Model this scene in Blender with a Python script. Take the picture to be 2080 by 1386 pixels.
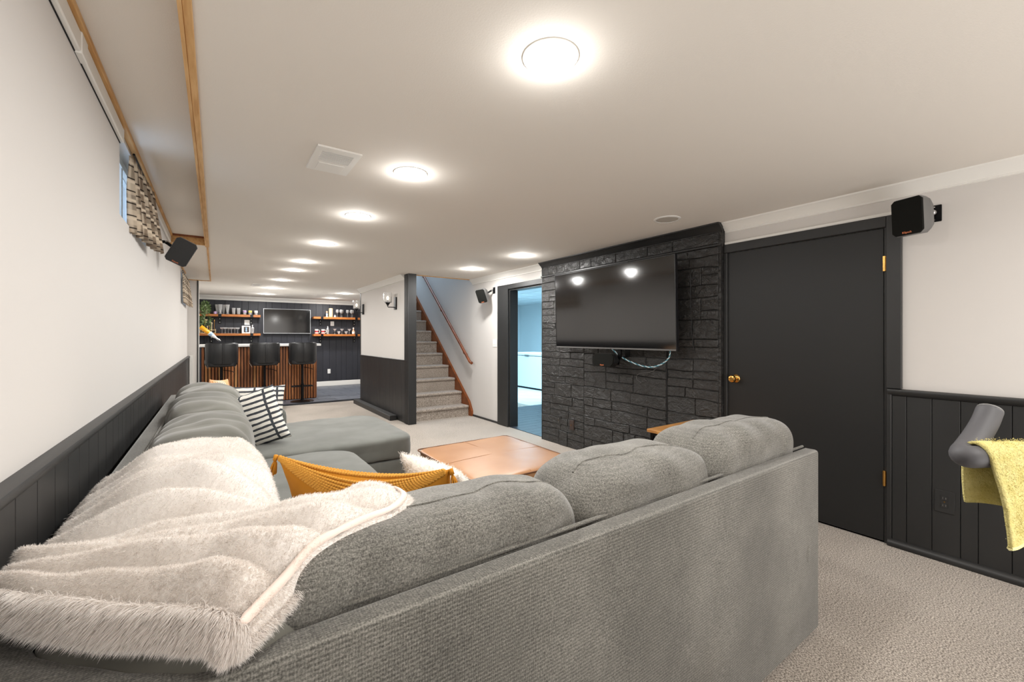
import bpy, bmesh, math, random
import numpy as np
from mathutils import Vector, Matrix, noise
from mathutils.bvhtree import BVHTree
random.seed(7); np.random.seed(7)
for o in list(bpy.data.objects): bpy.data.objects.remove(o)
S = bpy.context.scene; C = S.collection
PI = math.pi
# ---------------------------------------------------------------- camera, light, exposure
cd = bpy.data.cameras.new('camera'); cam = bpy.data.objects.new('camera', cd); C.objects.link(cam)
cam.location = (0, 0, 1.33); cam.rotation_euler = (PI/2, 0, -math.radians(34.84))
cd.sensor_width = 36; cd.lens = 36*865/2080; cd.shift_y = -8.5/2080; cd.clip_start = .02
S.camera = cam
S.view_settings.view_transform = 'Standard'; S.view_settings.look = 'None'
S.view_settings.gamma = 1; S.view_settings.use_curve_mapping = False
S.view_settings.exposure = 0.08
w = bpy.data.worlds.new('world'); S.world = w; w.use_nodes = True
w.node_tree.nodes['Background'].inputs[0].default_value = (.62, .80, 1, 1)
w.node_tree.nodes['Background'].inputs[1].default_value = 3.0
def area(name, loc, rot, sx, sy, power, col):
    l = bpy.data.lights.new(name, 'AREA'); l.shape = 'RECTANGLE'; l.size = sx; l.size_y = sy
    l.energy = power; l.color = col
    o = bpy.data.objects.new(name, l); C.objects.link(o); o.location = loc; o.rotation_euler = rot; return o
POT = 15.0
area('rear_fill', (1.6, -2.7, 1.35), (math.radians(98), 0, 0), 3.4, 2.0, 16, (1, .98, .96))  # added fill light, unseen behind the camera, evens out the room
area('ceiling_fill', (1.5, -1.7, .5), (math.radians(165), 0, 0), 3.2, 1.8, 62, (1, .98, .96))  # added upward fill, unseen behind the camera, brightens the ceiling
area('utility_room_fill', (6.0, 7.6, 2.2), (0, 0, 0), 2.2, 3.4, 190, (.46, .80, 1))  # added bluish fill in place of the utility room's daylight
area('stairwell_light', (3.0, 8.6, 4.6), (math.radians(-10), 0, 0), .8, 1.6, 45, (.52, .74, 1))
LM = (1, .985, .955)

# ---------------------------------------------------------------- materials
def lin(c):
    if isinstance(c, str):
        c = [int(c[i:i+2], 16)/255 for i in (0, 2, 4)]
        c = [x/12.92 if x <= .04045 else ((x+.055)/1.055)**2.4 for x in c]
    return (*c[:3], 1)
class Mt:
    def __init__(s, name, col, rough=.6, metal=0, spec=.5):
        s.m = bpy.data.materials.new(name); s.m.use_nodes = True; s.t = s.m.node_tree
        s.b = s.t.nodes['Principled BSDF']; s.b.inputs['Base Color'].default_value = lin(col)
        s.b.inputs['Roughness'].default_value = rough; s.b.inputs['Metallic'].default_value = metal
        s.b.inputs['Specular IOR Level'].default_value = spec; s.c = lin(col); s.tc = None; s.h = None; s.colsock = None
    def n(s, typ, **kw):
        x = s.t.nodes.new(typ)
        for k, v in kw.items():
            if k in x.inputs.keys(): x.inputs[k].default_value = v
            else: setattr(x, k, v)
        return x
    def co(s, scale=(1,1,1), rot=(0,0,0), kind='Object'):
        if not s.tc: s.tc = s.t.nodes.new('ShaderNodeTexCoord')
        mp = s.t.nodes.new('ShaderNodeMapping'); mp.inputs['Scale'].default_value = scale; mp.inputs['Rotation'].default_value = rot
        s.t.links.new(s.tc.outputs[kind], mp.inputs[0]); return mp.outputs[0]
    def noise(s, scale, sc=(1,1,1), detail=3, rough=.5, kind='Object', dist=0):
        x = s.n('ShaderNodeTexNoise', Scale=scale, Detail=detail, Roughness=rough, Distortion=dist)
        s.t.links.new(s.co(sc, kind=kind), x.inputs['Vector']); return x.outputs[0]
    def ramp(s, sock, stops, interp='LINEAR'):
        r = s.t.nodes.new('ShaderNodeValToRGB'); s.t.links.new(sock, r.inputs[0]); e = r.color_ramp.elements
        r.color_ramp.interpolation = interp
        e[0].position, e[0].color = stops[0][0], lin(stops[0][1]); e[1].position, e[1].color = stops[-1][0], lin(stops[-1][1])
        for p, c in stops[1:-1]:
            q = e.new(p); q.color = lin(c)
        return r.outputs[0]
    def mix(s, a, b, f, mode='MIX'):
        x = s.t.nodes.new('ShaderNodeMix'); x.data_type = 'RGBA'; x.blend_type = mode
        for sock, v in ((x.inputs[0], f), (x.inputs[6], a), (x.inputs[7], b)):
            if isinstance(v, bpy.types.NodeSocket): s.t.links.new(v, sock)
            elif isinstance(v, (int, float)): sock.default_value = v
            else: sock.default_value = lin(v)
        return x.outputs[2]
    def math(s, op, a, b=0.0):
        x = s.t.nodes.new('ShaderNodeMath'); x.operation = op
        for i, v in enumerate((a, b)):
            if isinstance(v, bpy.types.NodeSocket): s.t.links.new(v, x.inputs[i])
            else: x.inputs[i].default_value = v
        return x.outputs[0]
    def base(s, sock): s.t.links.new(sock, s.b.inputs['Base Color']); s.colsock = sock; return s
    def vary(s, c2, scale, lo=.35, hi=.65, sc=(1,1,1), detail=3):
        f = s.ramp(s.noise(scale, sc, detail), [(lo, (0,0,0)), (hi, (1,1,1))])
        return s.base(s.mix(s.colsock or s.c, c2, f))
    def bump(s, sock, strength=.5, dist=.002):
        x = s.n('ShaderNodeBump', Strength=strength, Distance=dist); s.t.links.new(sock, x.inputs['Height'])
        if s.h: s.t.links.new(s.h, x.inputs['Normal'])
        s.t.links.new(x.outputs[0], s.b.inputs['Normal']); s.h = x.outputs[0]; return s
    def wave(s, scale, direction, dist=0, sc=(1,1,1), dscale=1, profile='SIN'):
        x = s.n('ShaderNodeTexWave', Scale=scale, Distortion=dist, bands_direction=direction, wave_profile=profile)
        x.inputs['Detail Scale'].default_value = dscale
        s.t.links.new(s.co(sc), x.inputs['Vector']); return x.outputs['Fac']
M = {}
def mk(name, col, **k): M[name] = Mt(name, col, **k); return M[name]
x = mk('wall_paint', 'D1CDC9', rough=.75, spec=.3); x.bump(x.noise(260, detail=2), .08, .001)
x = mk('ceiling_paint', 'E3DDD5', rough=.85, spec=.2); x.bump(x.noise(150, detail=4, rough=.7), .35, .002)
x = mk('white_trim', 'E9E7E2', rough=.45); x.bump(x.noise(90), .05, .001)
x = mk('black_paint', '252525', rough=.42, spec=.45); x.vary('2B2B2B', 3, sc=(1, 1, .3)); x.bump(x.noise(60, (1, 1, .15)), .10, .001)
x = mk('black_door', '202020', rough=.45, spec=.4); x.bump(x.noise(300, detail=2), .12, .001)
x = mk('black_stone', '262524', rough=.36, spec=.55); x.vary('2C2B2A', 4); x.bump(x.noise(13, (1, 1, 1.6), detail=5, rough=.6, dist=1.2), 1.0, .022); x.bump(x.noise(60, detail=4), .4, .003)
x = mk('bar_wall_paint', '26272D', rough=.5, spec=.4); x.vary('2D2E35', 4, sc=(1, 1, .3))
x = mk('raw_pine', 'D8AE76', rough=.55); x.vary('C08F54', 10, sc=(6, .5, 6)); x.bump(x.noise(40, (8, 1, 8)), .15, .001)
x = mk('stained_wood', '8A4A1E', rough=.35); x.vary('6B3614', 8, sc=(5, 1, 1)); x.bump(x.noise(30, (5, 1, 1)), .1, .001)
x = mk('shelf_wood', 'B9712F', rough=.45); x.vary('8C4E1C', 9, sc=(.6, 6, 6), detail=5)
x = mk('slat_wood', 'C07C48', rough=.5); x.vary('96592F', 7, sc=(3, 3, .4), detail=5)
x = mk('slat_wood_light', 'D39A60', rough=.5); x.vary('B0733F', 7, sc=(3, 3, .4), detail=5)
x = mk('slat_wood_dark', 'A5673A', rough=.5); x.vary('7E4A28', 7, sc=(3, 3, .4), detail=5)
x = mk('oak_veneer', 'C68E50', rough=.4)
x.base(x.mix('CC9455', 'A46E38', x.ramp(x.noise(5, (9, 1.2, 1), 6, .6, dist=1.2), [(.42, (0,0,0)), (.72, (1,1,1))])))
def carpet(name, a, b, c):
    x = mk(name, a, rough=1, spec=.05)
    f = x.ramp(x.noise(150, detail=3, rough=.75), [(.40, b), (.5, a), (.60, c)])
    g = x.ramp(x.noise(1.6, detail=3), [(.3, (.86,.86,.86)), (.7, (1.06,1.06,1.06))])
    x.base(x.mix(f, g, 1.0, 'MULTIPLY')); x.bump(x.noise(150, detail=3, rough=.75), .9, .006)
    x.bump(x.noise(14), .5, .01); x.b.inputs['Sheen Weight'].default_value = .25
carpet('carpet', 'ADA296', '675D54', 'DBD1C6')
carpet('stair_carpet', 'A3978B', '61584F', 'D0C5BA')
def weave(name, a, dark, light, gw=.26):
    x = mk(name, a, rough=.95, spec=.12)
    wv = x.math('ADD', x.noise(430, (1, 1, .45), 1, .5), x.noise(430, (.45, .45, 1.0), 1, .5))
    kx = 58; wx = x.wave(kx, 'X', 2.2, dscale=7); wy = x.wave(kx, 'Y', 2.2, dscale=7); wz = x.wave(kx*.62, 'Z', 2.2, dscale=7)
    grd = x.math('ADD', x.math('MULTIPLY', x.math('ADD', wx, wy), .5), wz)
    wv = x.math('ADD', x.math('MULTIPLY', wv, 1-gw), x.math('MULTIPLY', grd, gw))
    f = x.ramp(x.math('MULTIPLY', wv, .5), [(.32, dark), (.49, a), (.68, light)])
    g = x.ramp(x.noise(5, detail=5, rough=.6), [(.35, (.80,.80,.80)), (.66, (1.08,1.08,1.08))])
    x.base(x.mix(f, g, 1.0, 'MULTIPLY')); x.bump(wv, .45, .002); x.bump(x.noise(9), .25, .01)
    x.b.inputs['Sheen Weight'].default_value = .35; x.b.inputs['Sheen Roughness'].default_value = .5
weave('sofa_fabric', '686660', '45433F', '8E8B84')
weave('cushion_weave', '6C6A64', '494743', '918E87', .10)
x = mk('sofa_suede', '6D6C64', rough=.9, spec=.12); x.vary('7E7D76', 4, sc=(.5, 3, 2)); x.vary('5E5D56', 2.2); x.bump(x.noise(12, (.4, 3, 2)), .3, .006)
x.b.inputs['Sheen Weight'].default_value = .4
x = mk('seat_fabric', '62635E', rough=.9, spec=.12); x.vary('6F706B', 5); x.bump(x.noise(300, detail=1), .1, .001); x.bump(x.noise(6, (1,1,1)), .2, .008)
x.b.inputs['Sheen Weight'].default_value = .3
x = mk('fur', 'ECE8E4', rough=.9, spec=.1); x.vary('E2DCD6', 4); x.bump(x.noise(60, detail=4), .6, .006)
x = mk('fur_strand', 'F2EFEC', rough=.8, spec=.15)
tr = x.t.nodes.new('ShaderNodeBsdfTranslucent'); tr.inputs[0].default_value = lin('F6EEE7'); ms = x.t.nodes.new('ShaderNodeMixShader'); ms.inputs[0].default_value = .45
x.t.links.new(x.b.outputs[0], ms.inputs[1]); x.t.links.new(tr.outputs[0], ms.inputs[2]); x.t.links.new(ms.outputs[0], x.t.nodes['Material Output'].inputs[0])
x = mk('fleece_lining', 'EAD9CE', rough=.9)
x = mk('shag', 'F3EEE4', rough=.9); x.bump(x.noise(50, detail=4), .7, .008)
x = mk('mustard', 'CC8C30', rough=.85, spec=.2); x.vary('BF7F26', 9); x.bump(x.noise(420, detail=1), .2, .001); x.bump(x.noise(10), .3, .006)
x = mk('mustard_knit', 'D39A45', rough=.9, spec=.15); x.bump(x.noise(120, detail=3), .6, .003)
x = mk('leather', 'B78861', rough=.38, spec=.45); x.vary('AC7D57', 3); x.bump(x.noise(160, detail=3), .2, .001)
x = mk('leather_pipe', '6A4225', rough=.5)
x = mk('black_leather', '222325', rough=.38, spec=.5); x.bump(x.noise(120, detail=3), .2, .001)
mk('black_metal', '141416', rough=.35, metal=.6); mk('black_plastic', '1A1A1B', rough=.45)
x = mk('grille_cloth', '191917', rough=.95, spec=.1); x.bump(x.noise(420, detail=1), .5, .001)
mk('grey_plastic', '6A6968', rough=.45); mk('foam_grip', '4B4A4D', rough=.6)
mk('chrome', 'D8D8D8', rough=.15, metal=1); mk('brass', 'C99B55', rough=.22, metal=1); mk('steel', 'B9B9BA', rough=.3, metal=1)
x = mk('tv_screen', '08080A', rough=.09, spec=.5); x.b.inputs['IOR'].default_value = 1.85
mk('tv_bezel', '1A1A1C', rough=.3); mk('bar_tv_bezel', 'A9ABAE', rough=.3, metal=.4)
x = mk('quartz', 'EDEDEB', rough=.25); mk('white_plastic', 'ECEBE8', rough=.35); mk('outlet_slot', '222222', rough=.6)
x = mk('slate_tile', '4D525C', rough=.4); x.vary('626771', 5, sc=(1, 3, 1)); x.bump(x.noise(20), .3, .003)
mk('grout', '34373D', rough=.8)
x = mk('vinyl_plank', '262C34', rough=.5, spec=.3); x.vary('343B45', 6, sc=(.6, 6, 1))
x = mk('utility_floor', 'D9DEE0', rough=.6); x.vary('C9D0D3', 3)
mk('utility_wall', 'E1E7EA', rough=.8); mk('appliance_white', 'EEF2F4', rough=.3); mk('cabinet_grey', '5D5B5C', rough=.5)
def glass(name, col, rough=.02, alpha=None):
    x = mk(name, col, rough=rough); x.b.inputs['Transmission Weight'].default_value = .78; x.b.inputs['IOR'].default_value = 1.45; x.b.inputs['Coat Weight'].default_value = .6
glass('clear_glass', 'FFFFFF'); 
x = mk('window_glass', 'E8F2FF', rough=.05); x.b.inputs['Transmission Weight'].default_value = 1; x.b.inputs['IOR'].default_value = 1.05
def emis(name, col, st):
    x = mk(name, col); x.b.inputs['Emission Color'].default_value = lin(col); x.b.inputs['Emission Strength'].default_value = st
emis('lamp_glow', 'FFFFFF', 14.0); emis('bulb_glow', 'FFF2D8', 2.0); emis('wood_dummy', 'FFFFFF', 0)
mk('leaf', '4E6B36', rough=.5).vary('7C9458', 30); mk('leaf_pale', 'A9B98F', rough=.5); mk('terracotta', 'B79B84', rough=.7)
mk('pale_wood', 'D9C39A', rough=.6); mk('yellow_label', 'F0A915', rough=.3); mk('pale_blue', '9FB8D0', rough=.5); mk('candle', 'D8BF9A', rough=.6)
mk('red_tin', 'A5363A', rough=.4); mk('cream_tin', 'E9D9CC', rough=.4); mk('lilac', 'B79CC4', rough=.4); mk('yellow_print', 'E0CC60', rough=.5); mk('skin_tone', 'D9A98A', rough=.6)
mk('teal_cord', '3E8AA0', rough=.5); mk('pale_cord', 'D8E6EA', rough=.5); mk('copper_logo', 'E08050', rough=.4); mk('dark_void', '0C0C0E', rough=.8)
# plaid
x = mk('plaid', 'B09C86', rough=.9, spec=.1)
def band(x, scale, d, thr, phase=0, sc=(1,1,1)):
    return x.ramp(x.wave(scale, d, sc=sc), [(thr-.04, (0,0,0)), (thr+.04, (1,1,1))])
b1 = x.mix('D3C3AE', 'A08E7B', band(x, 1.3, 'Y', .5)); b1 = x.mix(b1, '6A5B4E', x.math('MULTIPLY', band(x, 1.9, 'Z', .5), .50))
b1 = x.mix(b1, 'EADBC6', band(x, 3.1, 'Z', .95)); b1 = x.mix(b1, 'EADBC6', x.math('MULTIPLY', band(x, 3.1, 'Y', .95), .7)); b1 = x.mix(b1, '2E2622', band(x, 4.65, 'Z', .985))
x.base(b1)
tr = x.t.nodes.new('ShaderNodeBsdfTranslucent'); x.t.links.new(b1, tr.inputs[0]); ms = x.t.nodes.new('ShaderNodeMixShader'); ms.inputs[0].default_value = .35
x.t.links.new(x.b.outputs[0], ms.inputs[1]); x.t.links.new(tr.outputs[0], ms.inputs[2]); x.t.links.new(ms.outputs[0], x.t.nodes['Material Output'].inputs[0])
# striped pillows
def striped(name, light, dark, rot, bw, rh, mort, off):
    x = mk(name, light, rough=.9, spec=.1)
    br = x.n('ShaderNodeTexBrick', Scale=1.0, offset=off, squash=1.0); br.inputs['Color1'].default_value = lin(light); br.inputs['Color2'].default_value = lin(light)
    br.inputs['Mortar'].default_value = lin(dark); br.inputs['Mortar Size'].default_value = mort; br.inputs['Brick Width'].default_value = bw; br.inputs['Row Height'].default_value = rh
    br.inputs['Mortar Smooth'].default_value = .1
    mp = x.co((1,1,1), rot); ns = x.n('ShaderNodeTexNoise', Scale=14.0); x.t.links.new(mp, ns.inputs['Vector'])
    ad = x.t.nodes.new('ShaderNodeVectorMath'); ad.operation = 'MULTIPLY_ADD'; ad.inputs[1].default_value = (.012,)*3; x.t.links.new(ns.outputs[1], ad.inputs[0]); x.t.links.new(mp, ad.inputs[2])
    x.t.links.new(ad.outputs[0], br.inputs['Vector']); x.base(br.outputs[0]); x.bump(x.noise(300, detail=1), .2, .001)
striped('stripe_cloth', 'E9E6DE', '45484D', (PI/2, 0, 0), .17, .040, .0085, 0.0)
striped('orange_stripe_cloth', 'F0D9BE', '4A3A33', (PI/2, 0, PI/2), .60, .030, .003, 0.0)
x = M['orange_stripe_cloth']; x.base(x.mix(x.colsock, 'E8964A', x.math('MULTIPLY', x.ramp(x.noise(7), [(.4, (0,0,0)), (.55, (1,1,1))]), .6)))
x = mk('towel', 'ECE09C', rough=1, spec=.05); x.vary('E0D288', 60, detail=3); x.bump(x.noise(260, (1, 1, 1), 3, .7), 1, .006); x.bump(x.noise(70), .6, .006)
x = mk('towel_band', 'E9E0A4', rough=.9, spec=.05); x.bump(x.wave(120, 'Z'), .4, .001)
def mt(m): return M[m].m if isinstance(m, str) else m

# ---------------------------------------------------------------- mesh helpers
def bx(bm, x0, y0, z0, x1, y1, z1, bev=0, seg=1):
    vs = [bm.verts.new((x, y, z)) for x in (x0, x1) for y in (y0, y1) for z in (z0, z1)]
    fs = [(0,1,3,2), (4,6,7,5), (0,4,5,1), (2,3,7,6), (0,2,6,4), (1,5,7,3)]
    F = [bm.faces.new([vs[i] for i in f]) for f in fs]
    if bev:
        E = list({e for f in F for e in f.edges}); bmesh.ops.bevel(bm, geom=E, offset=bev, segments=seg, profile=.5, affect='EDGES')
    return bm
def NB(): return bmesh.new()
def BX(*a, **k): return bx(NB(), *a, **k)
def lathe(bm, prof, loc=(0,0,0), n=20, mat=None, cap=True):
    mat = mat or Matrix.Translation(loc); rings = []
    for r, z in prof: rings.append([bm.verts.new(mat @ Vector((r*math.cos(2*PI*i/n), r*math.sin(2*PI*i/n), z))) for i in range(n)])
    for a, b in zip(rings, rings[1:]):
        for i in range(n): bm.faces.new((a[i], a[(i+1)%n], b[(i+1)%n], b[i]))
    if cap:
        if prof[0][0] > 1e-5: bm.faces.new(rings[0][::-1])
        if prof[-1][0] > 1e-5: bm.faces.new(rings[-1])
    return bm
def tube(bm, pts, r, n=10, cap=True):
    pts = [Vector(p) for p in pts]; rings = []; rr = r if isinstance(r, (list, tuple)) else [r]*len(pts); up = None
    for i, p in enumerate(pts):
        t = (pts[min(i+1, len(pts)-1)]-pts[max(i-1, 0)]).normalized()
        if up is None: up = t.orthogonal().normalized()
        up = (up-t*up.dot(t)).normalized(); s = t.cross(up)
        rings.append([bm.verts.new(p+rr[i]*(up*math.cos(2*PI*k/n)+s*math.sin(2*PI*k/n))) for k in range(n)])
    for a, b in zip(rings, rings[1:]):
        for k in range(n): bm.faces.new((a[k], a[(k+1)%n], b[(k+1)%n], b[k]))
    if cap: bm.faces.new(rings[0][::-1]); bm.faces.new(rings[-1])
    return bm
def spline(pts, per=8):
    P = [Vector(p) for p in pts]; P = [P[0]*2-P[1]]+P+[P[-1]*2-P[-2]]; out = []
    for i in range(1, len(P)-2):
        for k in range(per):
            t = k/per; a, b, c, d = P[i-1:i+3]
            out.append(.5*((2*b)+(c-a)*t+(2*a-5*b+4*c-d)*t*t+(3*b-a-3*c+d)*t**3))
    return out+[P[-2]]
def prism(bm, prof, axis, a, b):
    """profile of (u,z) points swept along axis 'x' or 'y' from a to b"""
    f = (lambda u, z, t: (u, t, z)) if axis == 'y' else (lambda u, z, t: (t, u, z))
    A = [bm.verts.new(f(u, z, a)) for u, z in prof]; B = [bm.verts.new(f(u, z, b)) for u, z in prof]; n = len(prof)
    for i in range(n): bm.faces.new((A[i], A[(i+1)%n], B[(i+1)%n], B[i]))
    bm.faces.new(A[::-1]); bm.faces.new(B); return bm
def obj(name, bm, m, parent=None, smooth=False):
    if isinstance(bm, bpy.types.Mesh): me = bm
    else:
        bmesh.ops.recalc_face_normals(bm, faces=bm.faces[:]); me = bpy.data.meshes.new(name); bm.to_mesh(me); bm.free()
    if smooth: me.polygons.foreach_set('use_smooth', [True]*len(me.polygons))
    if not me.materials: me.materials.append(mt(m))
    o = bpy.data.objects.new(name, me); C.objects.link(o)
    if parent:
        o.parent = parent
        if parent.type == 'EMPTY': o.matrix_parent_inverse = Matrix.Translation(parent.location).inverted()
    return o
def smooth_angle(o, deg=40):
    me = o.data; me.polygons.foreach_set('use_smooth', [True]*len(me.polygons)); me.set_sharp_from_angle(angle=math.radians(deg)); return o
def sobj(*a): return smooth_angle(obj(*a))
def thing(name, label, cat, loc=(0,0,0), group=None):
    o = bpy.data.objects.new(name, None); C.objects.link(o); o.location = loc; o.empty_display_size = .1
    return tag(o, label, cat, group)
def tag(o, label, cat, group=None):
    o['label'] = label; o['category'] = cat
    if group: o['group'] = group
    return o
def struct(name, bm, m, parent=None):
    o = obj(name, bm, m, parent)
    if not parent: o['kind'] = 'structure'
    return o
def dup(root, loc=None, rot=None, label=None):
    r = root.copy(); C.objects.link(r)
    if loc is not None: r.location = loc
    if rot is not None: r.rotation_euler = rot
    if label: r['label'] = label
    for ch in list(root.children):
        c = ch.copy(); C.objects.link(c); c.parent = r
        for g in list(ch.children):
            d = g.copy(); C.objects.link(d); d.parent = c
    return r
def basis(root, loc, xdir, zdir):
    z = Vector(zdir).normalized(); xx = Vector(xdir); xx = (xx-z*xx.dot(z)).normalized(); y = z.cross(xx)
    root.location = loc; root.rotation_euler = Matrix((xx, y, z)).transposed().to_euler()

# ---------------------------------------------------------------- room shell
XL, XR, H = -.385, 3.55, 2.287
# floor
f = struct('floor', BX(XL-.1, -3, -.1, 5.0, 9.2, 0), 'carpet')
# left wall around two windows
def wall_with_holes(x0, x1, ya, yb, za, zb, holes):
    bm = NB(); y = ya
    for (h0, h1, z0, z1) in holes:
        bx(bm, x0, y, za, x1, h0, zb); bx(bm, x0, h0, za, x1, h1, z0)
        if z1 < zb: bx(bm, x0, h0, z1, x1, h1, zb)
        y = h1
    bx(bm, x0, y, za, x1, yb, zb); return bm
W1 = (2.80, 3.76, 1.93, 2.33); W2 = (7.35, 8.35, 1.80, 2.22)
wl = struct('wall_left', wall_with_holes(XL-.22, XL, -3, 12.1, 0, 2.45, [W1, W2]), 'wall_paint')
for i, (a, b, z0, z1) in enumerate((W1, W2), 1):
    bm = NB(); x0 = XL-.10
    bx(bm, x0, a, z0, x0+.05, a+.04, z1); bx(bm, x0, b-.04, z0, x0+.05, b, z1); bx(bm, x0, a+.04, z0, x0+.05, b-.04, z0+.04); bx(bm, x0, a+.04, z1-.04, x0+.05, b-.04, z1); bx(bm, x0+.005, (a+b)/2-.02, z0+.04, x0+.045, (a+b)/2+.02, z1-.04)
    wf = struct('window_%d' % i, bm, 'white_trim')
    obj('pane', BX(x0+.02, a+.04, z0+.04, x0+.026, (a+b)/2-.02, z1-.04), 'window_glass', wf)
    obj('pane', BX(x0+.02, (a+b)/2+.02, z0+.04, x0+.026, b-.04, z1-.04), 'window_glass', wf)
# vertical grooved boards as parts
def boards(parent, axis, face, depth, a, b, z0, z1, m, wmin=.09, wmax=.19, seed=1, cuts=None):
    r = random.Random(seed); t = a; cs = [a]
    if cuts: cs = cuts
    else:
        while t < b-.001:
            t = min(b, t+r.choice((wmin, (wmin+wmax)/2, wmax, wmin*1.3)));
            if b-t < wmin*.6: t = b
            cs.append(t)
    for p, q in zip(cs, cs[1:]):
        g = .0013; lo, hi = sorted((face, face+depth)); bm = NB()
        if axis == 'y': bx(bm, lo, p+g, z0, hi, q-g, z1, bev=.0018)
        else: bx(bm, p+g, lo, z0, q-g, hi, z1, bev=.0025)
        obj('board', bm, m, parent)
wb = obj('wainscot_backing', BX(XL, -3, 0, XL+.004, 8.9, .97), 'dark_void', wl)
boards(wl, 'y', XL+.004, .010, .3, 8.9, 0, .975, 'black_paint', .10, .19, 3)
def cap_prof(x, s, z): return [(x, z-.045), (x+s*.014, z-.045), (x+s*.022, z-.036), (x+s*.034, z-.028), (x+s*.040, z-.014), (x+s*.036, z-.003), (x+s*.026, z), (x, z)]
t = struct('trim_1', prism(NB(), cap_prof(XL, 1, 1.012), 'y', -3, 8.9), 'black_paint'); smooth_angle(t, 50)
struct('baseboard_left', BX(XL+.014, -3, 0, XL+.028, 8.9, .09, bev=.004), 'black_paint')
# pier closing the left wall at the bar
pr = struct('wall_left_pier', BX(XL, 8.9, 0, -.255, 9.0, H), 'wall_paint')
obj('edge_trim', BX(-.255, 8.89, .0, -.237, 9.01, H), 'black_paint', pr); obj('white_edge', BX(-.237, 8.90, .0, -.228, 9.0, 1.25+H*.0+1.0), 'white_trim', pr)
obj('corner_post', BX(XL+.03, 8.86, 0, XL+.075, 8.9, 1.02), 'white_trim', pr)
# ceiling: main slab, opening over the stairs, recess along the left wall
bm = NB(); bx(bm, -.075, -3, H, 3.75, 6.25, H+.15); bx(bm, -.075, 6.25, H, 2.505, 12.1, H+.15); bx(bm, 2.505, 8.80, H, 3.75, 9.9, H+.012); bx(bm, 2.505, 9.9, H, 3.75, 12.1, H+.15)
bx(bm, XL-.22, 5.5, H, -.075, 12.1, H+.15)
ce = struct('ceiling', bm, 'ceiling_paint')
obj('recess_panel', BX(XL-.22, -3, 2.372, -.075, 5.5, 2.45), 'ceiling_paint', ce)
obj('recess_end_board', BX(XL, 5.48, 2.285, -.09, 5.5, 2.372), 'raw_pine', ce)
obj('recess_end_strip', BX(XL, 5.46, 2.355, -.09, 5.48, 2.372), 'stained_wood', ce)
struct('trim_2', BX(XL, -3, 2.348, XL+.030, 5.48, 2.372, bev=.003), 'raw_pine')
struct('trim_3', BX(-.079, -3, 2.275, -.055, 5.52, 2.2872, bev=.002), 'raw_pine')
struct('trim_4', BX(-.090, -3, 2.272, -.079, 5.50, 2.372), 'raw_pine')
bm = NB(); bx(bm, -.080, 5.52, 2.274, -.062, 8.9, 2.2872); bx(bm, XL, 8.88, 2.276, -.062, 8.9, 2.2872); struct('trim_5', bm, 'raw_pine')
struct('trim_6', BX(XL, 5.52, 2.268, XL+.022, 8.0, 2.2872), 'raw_pine')
tr7 = struct('trim_7', BX(XL, -3, 2.278, XL+.018, 2.80, 2.345, bev=.004), 'white_trim')
obj('channel_joint', BX(XL, 1.98, 2.274, XL+.021, 2.06, 2.348, bev=.003), 'white_trim', tr7)
obj('shadow_line', BX(XL, -3, 2.2755, XL+.004, 2.80, 2.278), 'dark_void', tr7)  # dark strip coloured as the shadow line under the channel
struct('trim_8', BX(XL, 3.80, 2.278, XL+.018, 5.46, 2.345, bev=.004), 'white_trim')

# right wall with doorway (4.35-5.18) and door (.88-1.90)
DO = (4.33, 5.17, 0, 2.035)
wr = struct('wall_right', wall_with_holes(XR, XR+.14, -3, 9.9, 0, 2.45, [(.88, 1.90, 0, 2.035), DO]), 'wall_paint')
obj('closet_backing', BX(XR+.14, .7, 0, XR+.16, 2.1, 2.2), 'dark_void', wr)
obj('wainscot_backing', BX(XR-.004, -3, 0, XR, .845, .97), 'dark_void', wr)
boards(wr, 'y', XR-.004, -.010, -1.5, .80, 0, .975, 'black_paint', cuts=[-.6, -.42, -.28, -.1, .05, .17, .345, .47, .54, .66, .775, .845])
t = struct('trim_9', prism(NB(), cap_prof(XR, -1, 1.0), 'y', -3, .862), 'black_paint'); smooth_angle(t, 50)
bm = NB(); prism(bm, [(XR, 0), (XR-.036, 0), (XR-.040, .010), (XR-.038, .026), (XR-.028, .040), (XR-.018, .046), (XR, .046)], 'y', -3, .862)
t = struct('baseboard_right', bm, 'black_paint'); smooth_angle(t, 50)
# black flush door
dr = struct('door_1', BX(XR-.012, .885, .012, XR+.025, 1.895, 2.03, bev=.002), 'black_door')
bm = NB(); bx(bm, XR-.030, .795, 1.002, XR, .87, 2.105, bev=.003); bx(bm, XR-.022, .845, 0, XR, .87, 1.0, bev=.003); bx(bm, XR-.006, .86, 0, XR+.03, .884, 2.04); bx(bm, XR-.006, 1.896, 0, XR+.03, 1.91, 2.04); bx(bm, XR-.030, .87, 2.035, XR, 1.93, 2.105, bev=.003)
bx(bm, XR-.022, 1.905, 0, XR, 1.935, 2.035, bev=.003)
obj('casing', bm, 'black_paint', dr)
for z in (.42, 1.80):
    bm = NB(); bx(bm, XR-.024, .872, z-.048, XR-.010, .888, z+.048); lathe(bm, [(.005, z-.05), (.007, z-.048), (.007, z+.048), (.005, z+.05)], (XR-.026, .88, 0), 10)
    sobj('hinge', bm, 'brass', dr)
bm = NB(); R = Matrix.Translation((XR-.012, 1.835, .985)) @ Matrix.Rotation(-PI/2, 4, 'Y')
lathe(bm, [(.034, 0), (.034, .004), (.028, .010), (.013, .014), (.012, .032), (.020, .040), (.029, .050), (.031, .062), (.026, .072), (.015, .076), (.014, .073), (.001, .073)], n=28, mat=R)
sobj('door_knob', bm, 'brass', dr)
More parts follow.
